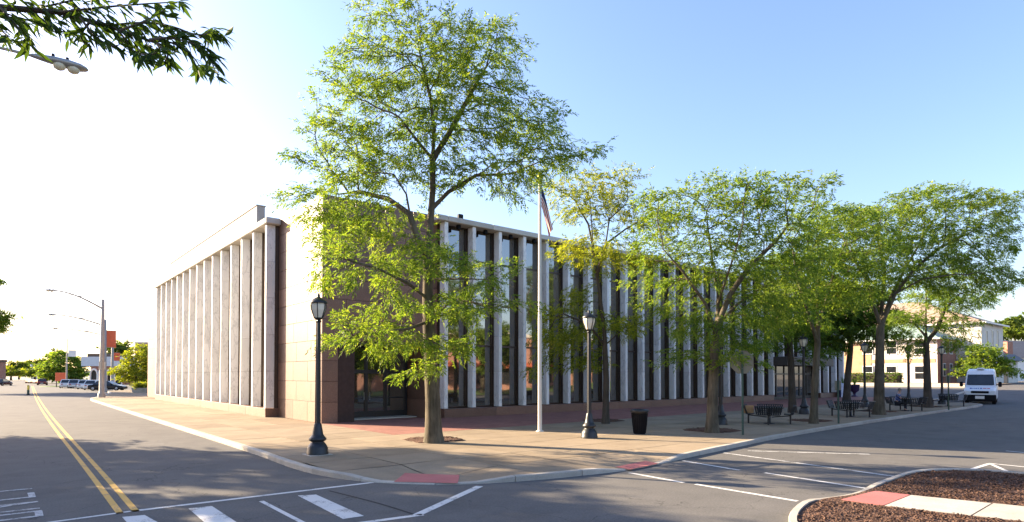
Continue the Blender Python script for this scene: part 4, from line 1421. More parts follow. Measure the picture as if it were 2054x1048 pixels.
# small tree behind the van
px_tree((1975, 775), [(1975, 755), (1975, 735)], [], [(1965, 740, 28, 22), (1990, 735, 26, 22), (1975, 712, 22, 18), (1950, 752, 20, 12), (2005, 750, 14, 14)], depth=80, gz=1.2,
        name='broadleaf_tree', label='small rounded green tree behind the white van', cat='tree', group=None, leafm=M['leaf'], barkm=M['bark_dark'], r_base=.16, dens=1.3, sprays=4, spread=.42, ll=.3, lw=.13, kill=.7, step=.5)
# trees down the left street
px_tree((273, 783), [(273, 765), (273, 745)], [], [(270, 735, 18, 18), (284, 715, 16, 20), (255, 745, 18, 12), (286, 740, 14, 20), (275, 760, 20, 10)], depth=93,
        name='broadleaf_tree', label='yellow green tree standing at the far end of the marble finned side', cat='tree', group=None, leafm=M['leaf_yellow'], barkm=M['bark'], r_base=.2, dens=1.4, sprays=4, spread=.45, ll=.34, lw=.15, kill=.8, step=.6)
px_tree((128, 775), [(128, 760), (128, 740)], [], [(125, 732, 32, 22), (106, 744, 18, 18), (148, 742, 18, 20), (125, 752, 38, 16)], depth=170,
        name='broadleaf_tree', label='large round green tree behind the orange sign at the far end of the left street', cat='tree', group=None, leafm=M['leaf'], barkm=M['bark_dark'], r_base=.3, dens=.8, sprays=4, spread=.7, ll=.6, lw=.3, kill=1.3, step=1.0)
for (x, y, rx, ry, d, lab, lm) in ((22, 748, 15, 9, 260, 'yellowish tree low on the far skyline at the left street', 'leaf_yellow'), (38, 736, 16, 11, 300, 'far dark green tree left of the blue roofs on the skyline', 'leaf_far'), (78, 734, 22, 11, 330, 'far dark green tree clump above the blue roofs on the skyline', 'leaf_far'),
                                  (103, 708, 6, 8, 360, 'thin dark evergreen standing tallest on the far skyline', 'leaf_far'), (235, 702, 20, 14, 190, 'dark green tree behind the white panelled shop roof', 'leaf_far'), (70, 745, 20, 8, 280, 'low green shrub mass beneath the far skyline trees', 'leaf_far'), (2036, 662, 26, 20, 150, 'green tree rising behind the brick chimney', 'leaf_far')):
    px_tree((x, y + ry + 10), [(x, y + ry), (x, y)], [], [(x, y, rx, ry), (x - rx * .4, y + ry * .3, rx * .7, ry * .7), (x + rx * .4, y + ry * .3, rx * .7, ry * .7)], depth=d, gz=0,
            name='broadleaf_tree', label=lab, cat='tree', group='trees on the skyline', leafm=M[lm], barkm=M['bark_dark'], r_base=.35, dens=.28 if d > 250 else .5, sprays=6, spread=1.0, ll=1.0, lw=.5, kill=2.0, step=1.6, flatten=.8)


# street trees on the far pavement, mostly outside the frame: they shade the crossing
def street_tree(x, y, h, r, z0, label, leafm, seed, dens=.75, **kw):
    global rng
    rng = np.random.default_rng(seed)
    b = np.array([x, y, .12]); bl = []
    for k in range(11):
        a = rng.uniform(0, 6.28); d = r * math.sqrt(rng.uniform(0, 1)) * .72; z = rng.uniform(z0 + .8, h - .8)
        sh = 1 - .5 * abs((z - (z0 + h) / 2) / ((h - z0) / 2))
        bl.append((b + np.array([math.cos(a) * d * sh, math.sin(a) * d * sh, z]), r * .42, (h - z0) * .13, r * .42))
    return make_tree('street_tree', label, 'tree', 'street trees along the far pavement of the left street', b, [b + np.array([.1, 0, z0 * .6]), b + np.array([0, .1, z0]), b + np.array([0, 0, (z0 + h) / 2])], [],
                     bl, leafm, M['bark'], .24, dens, kw.pop('sprays', 4), .4, .45, .7, .5, .45, .34, .15, 7)


ST = [(-7.6, 37.5, 12.2, 5.6, 3.4, 'street tree second along the far pavement of the left street'), (-9.2, 26, 12, 5, 3.6, 'street tree third along the far pavement of the left street'), (-10, 17.5, 10, 4, 3.6, 'street tree fourth along the far pavement of the left street')]
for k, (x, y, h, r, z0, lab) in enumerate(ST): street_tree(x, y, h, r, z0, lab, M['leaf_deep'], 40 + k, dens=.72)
street_tree(-6.2, 112, 17.5, 7.9, 7.5, 'tall tree whose leafy edge shows beside the bright left sky', M['leaf'], 77, dens=.9, sprays=5)
rng = np.random.default_rng(11)

# ------------------------------------------------------------------ the ash branch overhead
ash = thing('ash_tree', 'ash tree whose dark leafy branch hangs over the upper left sky', 'tree', (-7.6, 5.5, .12))
AB = np.array([-7.6, 5.5, .12])


def ap(px, py, d): return dp(px, py, d) - AB


wood = MB()
wood.tube([(0, 0, 0), (.05, 0, 2), (0, .1, 4.2), (.1, 0, 6.5), (0, 0, 9.5)], [.3, .24, .2, .15, .05], 12)
wood.build('trunk', M['bark'], ash)
limb = [np.array([0, .05, 4.6]), np.array([1.6, .2, 5.3]), ap(-330, 60, 4.9), ap(-150, 20, 5.0), ap(0, 15, 5.1), ap(120, 25, 5.15), ap(215, 52, 5.2), ap(300, 82, 5.25), ap(330, 92, 5.25)]
br = MB(); br.tube(limb, [.12, .09, .06, .04, .028, .021, .016, .011, .008], 7)
twigs = [[(120, 25), (200, 15), (290, 8), (360, 4)], [(215, 52), (280, 45), (340, 50), (400, 75), (430, 60)], [(300, 82), (350, 85), (385, 110), (405, 140)], [(315, 88), (340, 110), (330, 125)], [(200, 45), (240, 60), (265, 105), (300, 112), (316, 105)], [(160, 35), (190, 75), (225, 95), (240, 90)],
         [(60, 20), (110, 60), (150, 70)], [(0, 15), (40, 60), (60, 85)], [(-60, 18), (0, 60), (20, 75)], [(60, 20), (130, 5), (200, -15)], [(180, 44), (160, 70), (170, 90)], [(300, 80), (340, 75), (380, 85), (410, 95)], [(380, 85), (420, 110), (430, 140)], [(400, 75), (425, 70), (440, 75)], [(240, 62), (300, 40), (330, 20)],
         [(-100, 20), (-40, -20), (40, -30)], [(-100, 20), (-30, 10), (30, 35), (80, 45)]]
LP, LD = [], []
for tw in twigs:
    dd = 5.15 + random.uniform(-.25, .25)
    ps = [ap(x, y, dd + k * random.uniform(-.12, .12)) for k, (x, y) in enumerate(tw)]
    ps = chaikin(ps, 2)
    br.tube(ps, list(np.linspace(.012, .0035, len(ps))), 5)
    rs = resample(ps, .1)
    for k in range(1, len(rs)):
        d = rs[k] - rs[k - 1]; d /= np.linalg.norm(d) + 1e-9
        for s in range(3): LP.append(rs[k] + np.random.default_rng(k + s).normal(0, .015, 3)); LD.append(d)
ps = resample(limb[4:], .1)
for k in range(1, len(ps)):
    d = ps[k] - ps[k - 1]; d /= np.linalg.norm(d)
    for s in range(7): LP.append(ps[k] + np.random.default_rng(k * 9 + s).normal(0, .05, 3)); LD.append(d)
brobj = br.build('branch', M['bark_dark'], ash)


def leaf_shape(l, w, bend, curl):
    ss = [0, .12, .3, .5, .72, .9, 1]; ww = [.05, .45, .9, 1, .68, .25, 0]
    c, e = [], []
    vs = []; fs = []
    for s, k in zip(ss, ww):
        z = -bend * s * s; vs += [(l * s, -w * k, z + curl * k), (l * s, 0, z), (l * s, w * k, z + curl * k)]
    for i in range(len(ss) - 1):
        a = 3 * i; fs += [(a, a + 3, a + 4, a + 1), (a + 1, a + 4, a + 5, a + 2)]
    mb = MB(); mb.add(vs, fs, 0, True)
    return mb.mesh('leaf', M['leaf_ash'])


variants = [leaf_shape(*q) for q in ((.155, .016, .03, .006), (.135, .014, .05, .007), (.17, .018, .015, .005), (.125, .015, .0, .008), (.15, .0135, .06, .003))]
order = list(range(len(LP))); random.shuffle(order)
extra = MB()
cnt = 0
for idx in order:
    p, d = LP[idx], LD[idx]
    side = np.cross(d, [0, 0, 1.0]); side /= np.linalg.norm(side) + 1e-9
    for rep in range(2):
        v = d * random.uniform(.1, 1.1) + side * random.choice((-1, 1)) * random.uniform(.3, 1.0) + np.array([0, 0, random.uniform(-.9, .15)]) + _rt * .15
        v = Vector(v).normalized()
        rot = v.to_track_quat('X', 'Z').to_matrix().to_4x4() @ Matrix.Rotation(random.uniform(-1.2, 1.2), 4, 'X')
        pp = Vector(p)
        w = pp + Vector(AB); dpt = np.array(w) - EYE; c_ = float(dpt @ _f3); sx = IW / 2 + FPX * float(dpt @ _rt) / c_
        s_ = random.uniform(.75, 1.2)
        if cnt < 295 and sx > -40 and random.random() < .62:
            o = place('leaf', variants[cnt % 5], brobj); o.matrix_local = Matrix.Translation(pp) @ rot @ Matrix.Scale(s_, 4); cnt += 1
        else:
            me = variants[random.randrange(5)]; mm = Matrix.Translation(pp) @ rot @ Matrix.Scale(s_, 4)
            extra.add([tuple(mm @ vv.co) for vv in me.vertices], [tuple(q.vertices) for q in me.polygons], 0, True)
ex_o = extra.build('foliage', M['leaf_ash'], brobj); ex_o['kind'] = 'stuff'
# the rest of its crown, out of frame
Pc = []
for k in range(1500):
    a = random.uniform(0, 6.28); d = 4.2 * math.sqrt(random.random()); Pc.append((math.cos(a) * d - 1.5, math.sin(a) * d - 1.5, random.uniform(5.6, 10)))
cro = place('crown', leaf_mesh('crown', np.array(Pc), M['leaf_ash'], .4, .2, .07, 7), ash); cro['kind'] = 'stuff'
# ------------------------------------------------------------------ vehicles
def wheel(t, x, y, r, w, sgn):
    # x along the car, y across
    prof = [(r * .62, -w / 2), (r * .96, -w / 2), (r, -w * .3), (r, w * .3), (r * .96, w / 2), (r * .62, w / 2)]
    n = 18
    ty = MB().loft([[(x + a * math.cos(2 * math.pi * k / n), y + z, r + a * math.sin(2 * math.pi * k / n)) for k in range(n)] for a, z in prof], sm=True, caps=False)
    wo = ty.build('wheel', M['tyre'], t)
    h = y + sgn * w * .36
    rm = MB()
    rm.loft([[(x + r * .63 * math.cos(2 * math.pi * k / n), h, r + r * .63 * math.sin(2 * math.pi * k / n)) for k in range(n)], [(x + r * .2 * math.cos(2 * math.pi * k / n), h + sgn * .02, r + r * .2 * math.sin(2 * math.pi * k / n)) for k in range(n)]])
    rm.build('rim', M['rim'], wo)


def make_car(label, paint, L=4.6, W=1.8, H=1.46, hatch=False, loc=(0, 0, 0), rz=0.0, group='cars parked by the far crossing'):
    t = thing('parked_car', label, 'car', loc, rz, group)
    h = W / 2
    secs = [(-L / 2, .3, .62, .78), (-L / 2 + .12, .22, .84, .92), (-L / 2 + .9, .2, .92 if not hatch else .95, .98), (-.4, .18, .92, 1), (.7, .18, .93, 1), (L / 2 - .95, .19, .88, .99), (L / 2 - .3, .2, .74, .93), (L / 2, .3, .58, .74)]
    rings = []
    for x, z0, z1, k in secs:
        w = h * k
        rings.append([(x, -w * .9, z0), (x, -w, z0 + .18), (x, -w, z1 - .2), (x, -w * .9, z1), (x, w * .9, z1), (x, w, z1 - .2), (x, w, z0 + .18), (x, w * .9, z0)])
    MB().loft(rings, sm=False).build('body', paint, t)
    xr0 = -L / 2 + (.25 if hatch else .75)
    roof = [(xr0, .9), (xr0 + .55, H - .03), (xr0 + 1.3, H), (.35, H - .03), (1.15, .92)]
    cb = MB()
    rings = []
    for x, z in roof:
        f = (z - .9) / (H - .9); w = h * (.92 - .2 * f)
        rings.append([(x, -w, min(z, .9)), (x, -w, z), (x, w, z), (x, w, min(z, .9))])
    # cabin: sides with glass plates, painted roof
    cab = MB()
    lo = [(xr0, .88), (1.2, .9)]; hi = [(xr0 + .6, H - .02), (.3, H - .02)]
    wl, wh = h * .93, h * .74
    v = [(lo[0][0], -wl, lo[0][1]), (lo[1][0], -wl, lo[1][1]), (lo[1][0], wl, lo[1][1]), (lo[0][0], wl, lo[0][1]), (hi[0][0], -wh, hi[0][1]), (hi[1][0], -wh, hi[1][1]), (hi[1][0], wh, hi[1][1]), (hi[0][0], wh, hi[0][1])]
    cab.add(v, [(0, 1, 5, 4), (1, 2, 6, 5), (2, 3, 7, 6), (3, 0, 4, 7), (4, 5, 6, 7)])
    cab.box(hi[0][0] + .05, hi[1][0] - .05, -wh + .04, wh - .04, H - .03, H, bev=.02)
    cab.build('cabin', paint, t)

    def plate(idx, name, m, ins=(.08, .1), push=.008):
        q = [np.array(v[i]) for i in idx]; c = sum(q) / 4
        nrm = np.cross(q[1] - q[0], q[3] - q[0]); nrm /= np.linalg.norm(nrm)
        if np.dot(nrm, c - np.array([0, 0, 1.0])) < 0: nrm = -nrm

        def bl(a, b): return (q[0] * (1 - a) + q[1] * a) * (1 - b) + (q[3] * (1 - a) + q[2] * a) * b
        pts = [bl(ins[0], ins[1]), bl(1 - ins[0], ins[1]), bl(1 - ins[0], 1 - ins[1]), bl(ins[0], 1 - ins[1])]
        MB().loft([[p - nrm * .01 for p in pts], [p + nrm * push for p in pts]]).build(name, m, t)
    plate((0, 1, 5, 4), 'side_window', M['car_glass'], (.05, .12)); plate((3, 2, 6, 7), 'side_window', M['car_glass'], (.05, .12))
    plate((1, 2, 6, 5), 'windscreen', M['car_glass']); plate((0, 3, 7, 4), 'rear_window', M['car_glass'])
    for x in (-L / 2 + .85, L / 2 - .88):
        for s in (-1, 1): wheel(t, x, s * (h - .09), .33, .21, s)
    for s in (-1, 1):
        MB().box(L / 2 - .14, L / 2 + .005, s * h * .52 - .17, s * h * .52 + .17, .54, .67, bev=.03).build('headlight', M['headlight'], t)
        MB().box(-L / 2 - .005, -L / 2 + .1, s * h * .55 - .17, s * h * .55 + .17, .62, .78, bev=.03).build('taillight', M['taillight'], t)
        MB().box(.75, .95, s * (h + .02) - .07, s * (h + .02) + .07, .9, 1.03, bev=.03).build('door_mirror', paint, t)
    MB().box(L / 2 - .06, L / 2 + .012, -.45, .45, .34, .5, bev=.02).build('grille', M['plastic'], t)
    MB().box(-L / 2 - .012, -L / 2 + .04, -.26, .26, .42, .54).build('number_plate', M['trim'], t)
    return t


def cpos(px_, py): return gp(px_, py)


p = cpos(216, 784); make_car('black sedan seen side on behind the tall street light pole', M['black_paint'], loc=(p[0], p[1], 0), rz=-YAW + .12, L=5.0)
for px_, py, paint, lab, rz in ((150, 779, M['silver'], 'silver car with dark windows, farthest of the parked row near the orange sign', 2.6), (172, 780.5, M['white'], 'white car parked between the silver car and the pole', 2.5), (188, 782, M['white'], 'white car parked right behind the street light pole', 2.4), (134, 778.5, M['white'], 'small white car at the end of the parked row under the round tree', 2.6)):
    p = cpos(px_, py); make_car(lab, paint, loc=(p[0], p[1], 0), rz=-YAW + rz - .5, hatch=True, H=1.55)
p = cpos(85, 773); make_car('small dark red car driving away down the left street', M['red_paint'], loc=(p[0], p[1], 0), rz=R(85), group=None)
p = cpos(5, 774); make_car('black car at the far kerb where the left street meets the skyline', M['black_paint'], loc=(p[0], p[1], 0), rz=R(60), group=None)
p = cpos(-12, 766); make_car('grey car beyond the black car at the far kerb', M['silver'], loc=(p[0] + .5, p[1], 0), rz=R(80), group=None)

# the van
vp = np.array([60.7, 14.05])
vn = thing('delivery_van', 'white high roof van facing us with blue and red lettering on its bonnet', 'van', (vp[0], vp[1], 0), R(180 + 11))
vn.scale = (1.06, 1.06, 1.06)
prof = [(0.02, .38, .36), (.0, .62, .95), (-.08, .99, 1.1), (-.55, 1.0, 1.28), (-1.05, 1.0, 1.42), (-1.75, 1.0, 2.3), (-2.05, 1.0, 2.6), (-2.6, 1.0, 2.72), (-5.7, 1.0, 2.74), (-5.85, .98, 2.6)]
rings = []
for x, k, zt_ in prof:
    z0 = .34
    f = max(0, (zt_ - 1.2) / 1.5); wt = (.99 - .14 * f); wb = .99
    k2 = .9 if x > -.05 else (.97 if x > -.2 else 1)
    zm = min(zt_ - .12, 1.25)
    rings.append([(x, -wb * k2 * .97, z0), (x, -wb * k2, z0 + .15), (x, -wb * k2, max(z0 + .2, zm)), (x, -wt * k2, max(z0 + .25, zt_ - .13)), (x, -wt * k2 * .9, max(z0 + .3, zt_)),
                  (x, wt * k2 * .9, max(z0 + .3, zt_)), (x, wt * k2, max(z0 + .25, zt_ - .13)), (x, wb * k2, max(z0 + .2, zm)), (x, wb * k2, z0 + .15), (x, wb * k2 * .97, z0)])
MB().loft(rings).build('body', M['white'], vn)


def slab4(a, b, c, d, nrm, th, name, m, parent=vn):
    n_ = np.asarray(nrm, float); n_ /= np.linalg.norm(n_)
    return MB().loft([[np.asarray(q) - n_ * .012 for q in (a, b, c, d)], [np.asarray(q) + n_ * th for q in (a, b, c, d)]]).build(name, m, parent)


slab4((-1.08, -.86, 1.46), (-1.08, .86, 1.46), (-1.74, .8, 2.27), (-1.74, -.8, 2.27), (.78, 0, .62), .012, 'windscreen', M['car_glass'])
for s in (-1, 1):
    slab4((-1.35, s * .972, 1.42), (-2.3, s * .972, 1.42), (-2.3, s * .9, 2.1), (-1.75, s * .9, 2.1), (0, s, .1), .012, 'side_window', M['car_glass'])
    MB().box(-.2, .015, s * .76 - .18, s * .76 + .18, .82, 1.08, bev=.05).build('headlight', M['headlight'], vn)
    MB().tube([(-1.35, s * .98, 1.5), (-1.3, s * 1.18, 1.52)], .03, 6).box(-1.38, -1.24, s * 1.2 - .11, s * 1.2 + .11, 1.32, 1.72, bev=.05).build('door_mirror', M['plastic'], vn)
    for x in (-1.0, -4.7): wheel(vn, x, s * .84, .36, .24, s)
MB().box(-.35, .06, -.985, .985, .22, .76, bev=.07).build('bumper', M['plastic'], vn)
MB().box(-.1, .05, -.55, .55, .84, 1.02, bev=.04).build('grille', M['plastic'], vn)
MB().box(.06, .075, -.28, .28, .42, .64).build('number_plate', M['trim'], vn)
MB().box(-2.4, -2.0, -.25, .25, 2.66, 2.8, bev=.05).build('roof_vent', M['white'], vn)
MB().box(-1.12, -1.06, -.75, .75, 1.445, 1.475).build('wiper_cowl', M['plastic'], vn)
# lettering on the bonnet, too blurred to read in the photograph: short blue and red strokes
ink = []
for m, y0, y1, zz, hh in tuple((m_, -a_, -b_, c_, d_) for m_, a_, b_, c_, d_ in ((M['blue_ink'], .62, .5, .02, .09), (M['blue_ink'], .46, .4, .0, .055), (M['blue_ink'], .37, .31, .0, .055), (M['blue_ink'], .28, .16, .0, .055), (M['blue_ink'], .12, .06, .0, .06), (M['blue_ink'], -.02, -.12, .02, .09), (M['red_ink'], -.18, -.4, .0, .05), (M['red_ink'], -.44, -.62, .0, .055))):
    xa, za = -.36, 1.21; dx, dz = -.93, .37
    a = np.array([xa - dx * (hh + zz), y0, za - dz * (hh + zz)]); b = np.array([xa - dx * (hh + zz), y1, za - dz * (hh + zz)]); c = np.array([xa + dx * hh, y1, za + dz * hh]); d = np.array([xa + dx * hh, y0, za + dz * hh])
    slab4(a, b, c, d, (.37, 0, .93), .012, 'lettering', m)

# ------------------------------------------------------------------ the person at the third table
pp = TPOS[2] - _rt * .78 - _fw * .35
per_loc = (pp[0], pp[1], GZ)
per = bpy.data.objects.new('person', None)
COL.objects.link(per); per.location = per_loc; per.rotation_euler = (0, 0, -YAW - .55)
tag(per, 'seated person in a patterned navy short sleeved shirt, leaning towards the round table', 'person')
# local frame: +x faces the table, y to the person's left


def skin(name, verts, edges, radii, m, root=0, lev=2):
    me = bpy.data.meshes.new(name); me.from_pydata([tuple(v) for v in verts], edges, []); me.materials.append(m)
    o = place(name, me, per)
    md = o.modifiers.new('skin', 'SKIN'); md.use_smooth_shade = True
    for i, r in enumerate(radii):
        me.skin_vertices[0].data[i].radius = (r, r) if not isinstance(r, tuple) else r
        me.skin_vertices[0].data[i].use_root = (i == root)
    sd = o.modifiers.new('sub', 'SUBSURF'); sd.levels = lev; sd.render_levels = lev
    return o


V = [(0, 0, .5), (.03, 0, .72), (.08, 0, .95), (.11, 0, 1.06), (.14, 0, 1.16), (.165, 0, 1.27), (.17, 0, 1.36),
     (.1, .19, 1.0), (.22, .27, .8), (.42, .2, .8), (.5, .17, .8), (.1, -.19, 1.0), (.22, -.27, .8), (.42, -.2, .8), (.5, -.17, .8),
     (.02, .1, .48), (.42, .14, .5), (.44, .15, .1), (.55, .16, .05), (.02, -.1, .48), (.42, -.14, .5), (.44, -.15, .1), (.55, -.16, .05)]
E_ = [(0, 1), (1, 2), (2, 3), (3, 4), (4, 5), (5, 6), (3, 7), (7, 8), (8, 9), (9, 10), (3, 11), (11, 12), (12, 13), (13, 14), (0, 15), (15, 16), (16, 17), (17, 18), (0, 19), (19, 20), (20, 21), (21, 22)]
RR = [.14, .13, .135, .09, .055, .085, .075, .055, .042, .033, .034, .055, .042, .033, .034, .09, .065, .042, .035, .09, .065, .042, .035]
skin('body', V, E_, RR, M['skin'])
skin('shirt', [(0, 0, .55), (.03, 0, .72), (.08, 0, .94), (.105, 0, 1.04), (.1, .19, 1.0), (.17, .245, .88), (.1, -.19, 1.0), (.17, -.245, .88)], [(0, 1), (1, 2), (2, 3), (3, 4), (4, 5), (3, 6), (6, 7)], [.165, .16, .165, .1, .075, .07, .075, .07], M['navy'])
skin('trousers', [(0, 0, .5), (.02, .1, .48), (.42, .14, .5), (.44, .15, .14), (.02, -.1, .48), (.42, -.14, .5), (.44, -.15, .14)], [(0, 1), (1, 2), (2, 3), (0, 4), (4, 5), (5, 6)], [.15, .105, .08, .058, .105, .08, .058], M['trousers'])
for s in (-1, 1):
    MB().loft([[(.38, s * .155 + a * .045, .0 + b) for a, b in ((-1, 0), (1, 0), (.8, .11), (-.8, .11))], [(.52, s * .155 + a * .05, .0 + b) for a, b in ((-1, 0), (1, 0), (.8, .07), (-.8, .07))], [(.64, s * .155 + a * .03, b) for a, b in ((-1, 0), (1, 0), (.8, .04), (-.8, .04))]]).build('shoe', M['shoe'], per)
MB().lathe([(.0, 1.42), (.06, 1.415), (.092, 1.37), (.1, 1.31), (.085, 1.27)], 14, (.145, 0, .02)).build('hair', M['hair'], per)
for s in (-1, 1):
    MB().lathe([(0, -.012), (.012, 0), (0, .012)], 6, (.245, s * .032, 1.325)).build('eye', M['plastic'], per)
    MB().lathe([(0, -.03), (.018, 0), (0, .03)], 6, (.16, s * .088, 1.3)).build('ear', M['skin'], per)
    for f in range(5):
        y = s * (.165 + (f - 2) * .014); l = (.055, .075, .08, .074, .06)[f]
        if f == 0 and True: pts = [(.5, y, .79), (.53, y - s * .02, .785), (.55, y - s * .03, .775)]
        else: pts = [(.52, y, .795), (.52 + l * .5, y, .792), (.52 + l, y, .775)]
        MB().tube(pts, [.009, .008, .006], 6).build('finger', M['skin'], per)
MB().lathe([(0, -.02), (.014, -.008), (.008, .02), (0, .03)], 6, (.255, 0, 1.29)).build('nose', M['skin'], per)


# ------------------------------------------------------------------ buildings of the far block (right)
def win(parent, face, c, w, h, split=True, frame=None):
    """window on a wall. face: ('x', X) looks to -X at (y, z); ('y', Y) looks to -Y at (x, z)."""
    ax, P = face; u, z = c; fr_ = MB(); g_ = .06

    def bx(m, u0, u1, z0, z1, d0, d1):
        if ax == 'x': m.box(P - d1, P - d0, u0, u1, z0, z1)
        else: m.box(u0, u1, P - d1, P - d0, z0, z1)
    bx(fr_, u - w / 2 - g_, u - w / 2, z - h / 2, z + h / 2, -.02, .05); bx(fr_, u + w / 2, u + w / 2 + g_, z - h / 2, z + h / 2, -.02, .05)
    bx(fr_, u - w / 2 - g_ * 1.5, u + w / 2 + g_ * 1.5, z + h / 2, z + h / 2 + .1, -.02, .06); bx(fr_, u - w / 2 - .12, u + w / 2 + .12, z - h / 2 - .1, z - h / 2, -.02, .1)
    if split: bx(fr_, u - w / 2, u + w / 2, z - .04, z + .04, -.01, .045)
    f = fr_.build('window', frame or M['trim'], parent)
    zs = [(z - h / 2, z - .04), (z + .04, z + h / 2)] if split else [(z - h / 2, z + h / 2)]
    for a, b in zs:
        m = MB(); bx(m, u - w / 2, u + w / 2, a, b, -.015, .015 if a < z - .1 else .025); m.build('glass_pane', M['window_glass'], f)


WX = 96.0; G2 = 1.15
wing = thing('brick_building', 'cream and brick wing with green hipped roof and white sash windows beyond the plaza', 'building', (0, 0, 0))
y0, y1 = 26.8, 44.0
he = onz = dp(1830, 681, depth_of((WX, 30, 0)))[2]
hr = dp(1800, 648, depth_of((WX + 4, 31, 0)))[2]
MB().box(WX, 108, y0, y1, G2 - .6, he).build('wall', M['cream'], wing)
MB().box(WX - .06, WX + .5, 34.9, y1 + .05, G2 - .6, he - .2).build('wall', M['tan_brick'], wing)
MB().box(WX + .1, 108.1, y0 - .07, y0 + .3, G2 - .6, he - .02).build('wall', M['far_brick'], wing)
MB().box(WX - .05, WX + .06, y0 + .2, 34.88, G2 + 2.9, G2 + 3.4).build('brick_band', M['tan_brick'], wing)
rf = MB(); e = .6
rf.add([(WX - e, y0 - e, he), (108 + e, y0 - e, he), (108 + e, y1 + e, he), (WX - e, y1 + e, he), (WX + 4.5, y0 + 4.5, hr), (103.5, y0 + 4.5, hr), (103.5, y1 - 4.5, hr), (WX + 4.5, y1 - 4.5, hr)],
       [(0, 1, 5, 4), (1, 2, 6, 5), (2, 3, 7, 6), (3, 0, 4, 7), (4, 5, 6, 7), (3, 2, 1, 0)])
rf.build('roof', M['teal_roof'], wing)
MB().box(WX - .75, WX - .55, y0 - .6, y1 + .6, he - .12, he + .08).build('gutter', M['trim'], wing)
for px_ in (1788, 1846, 1741):
    for py in (698, 748):
        r = ray(px_, py); k = WX / r[0]; q = EYE + r * k
        win(wing, ('x', WX if q[1] < 34.8 else WX - .06), (q[1], q[2]), 1.25, 1.75)
for x in (98.6, 101.5, 104.4):
    for z in (G2 + 1.9, G2 + 5.0): win(wing, ('y', y0 - .07), (x, z), 1.0, 1.6, frame=M['trim'])
MB().lathe([(.06, 0), (.06, 6.2)], 8, (WX - .1, 30.3, G2)).build('downpipe', M['bronze'], wing)
# larger hall behind
MXX = 104.0
hall = thing('hall_building', 'tall pale hall with tan hipped roof and three slit windows in its grey end wall', 'building', (0, 0, 0))
yh = 23.79; eh = dp(1968, 646, depth_of((MXX, yh, 0)))[2]; xr = 115.6
MB().box(MXX, xr, yh, 52, G2 - .6, eh).build('wall', M['grey_wall'], hall)
for px_ in (1979.5, 1991, 2001):
    r = ray(px_, 690); k = yh / r[1]; q = EYE + r * k
    zt1 = dp(px_, 664, depth_of(q))[2]; zb1 = dp(px_, 696, depth_of(q))[2]
    win(hall, ('y', yh), (q[0], (zt1 + zb1) / 2), .62, zt1 - zb1, False)
MB().box(MXX - .04, xr + .04, yh - .05, yh - .002, G2 + 3.6, G2 + 3.85).build('string_course', M['trim'], hall)
hrr = dp(1850, 606, depth_of((MXX + 5, 34, 0)))[2]
rf = MB(); e = .5
rf.add([(MXX - e, yh - e, eh), (xr + e, yh - e, eh), (xr + e, 52 + e, eh), (MXX - e, 52 + e, eh), (MXX + 5.8, yh + 9, hrr), (MXX + 5.8, 46, hrr)],
       [(0, 1, 4), (1, 2, 5, 4), (2, 3, 5), (3, 0, 4, 5), (3, 2, 1, 0)])
rf.build('roof', M['tan_roof'], hall)
MB().box(MXX - .7, MXX - .5, yh - .6, 52, eh - .15, eh + .05).box(MXX - .7, xr + .6, yh - .7, yh - .5, eh - .16, eh + .04).build('gutter', M['trim'], hall)
# low shop at the right edge
q0 = dp(2013, 768, 92); q1 = dp(2047, 768, 92)
shop = thing('corner_shop', 'low shop with dark slate canopy and white double window at the right edge', 'building', (0, 0, 0))
sy = q0[1]; sx0, sx1 = q0[0], q0[0] + 9
ztop_ = dp(2030, 722, 92)[2]; zcan = dp(2030, 709, 92)[2]
MB().box(sx0, sx1, sy, sy + 9, G2 - .6, ztop_).build('wall', M['grey_wall'], shop)
MB().box(sx0 - .05, sx0 + 1.8, sy - .06, sy + .3, G2 - .6, ztop_ - .02).build('wall', M['tan_brick'], shop)
MB().add([(sx0 - .5, sy - 1.0, ztop_ - .1), (sx1 + .5, sy - 1.0, ztop_ - .1), (sx1 + .5, sy + 9.3, ztop_ - .1), (sx0 - .5, sy + 9.3, ztop_ - .1), (sx0 + .4, sy + .3, zcan), (sx1 - .4, sy + .3, zcan), (sx1 - .4, sy + 8, zcan), (sx0 + .4, sy + 8, zcan)],
         [(0, 1, 5, 4), (1, 2, 6, 5), (2, 3, 7, 6), (3, 0, 4, 7), (4, 5, 6, 7), (3, 2, 1, 0)]).build('roof', M['slate'], shop)
win(shop, ('y', sy), (sx0 + 3.6, G2 + 1.7), .75, 1.9, False); win(shop, ('y', sy), (sx0 + 4.7, G2 + 1.7), .75, 1.9, False)
MB().box(sx0 + 1.9, sx0 + 2.7, sy - .05, sy + .05, G2, G2 + 2.6).build('door', M['dark_frame'], shop)
# house with a brick chimney behind it
hb = dp(2040, 700, 118)
hs = thing('gabled_house', 'pale house with green roof and brick chimney behind the slate canopy', 'building', (hb[0], hb[1], G2), -.3)
MB().box(-4, 12, 0, 9, -1, 4.6).build('wall', M['white_wall'], hs)
MB().add([(-4.5, -.6, 4.5), (12.5, -.6, 4.5), (12.5, 9.6, 4.5), (-4.5, 9.6, 4.5), (-4.5, 4.5, 8.2), (12.5, 4.5, 8.2)], [(0, 1, 5, 4), (2, 3, 4, 5), (3, 0, 4), (1, 2, 5), (3, 2, 1, 0)]).build('roof', M['tan_roof'], hs)
MB().box(-2.6, -.9, .2, 1.8, 3, 7.6, bev=.02).build('chimney', M['far_brick'], hs)
for x in (3, 6.5): MB().box(x, x + 1, -.04, .02, 1.4, 3).build('window', M['window_glass'], hs)
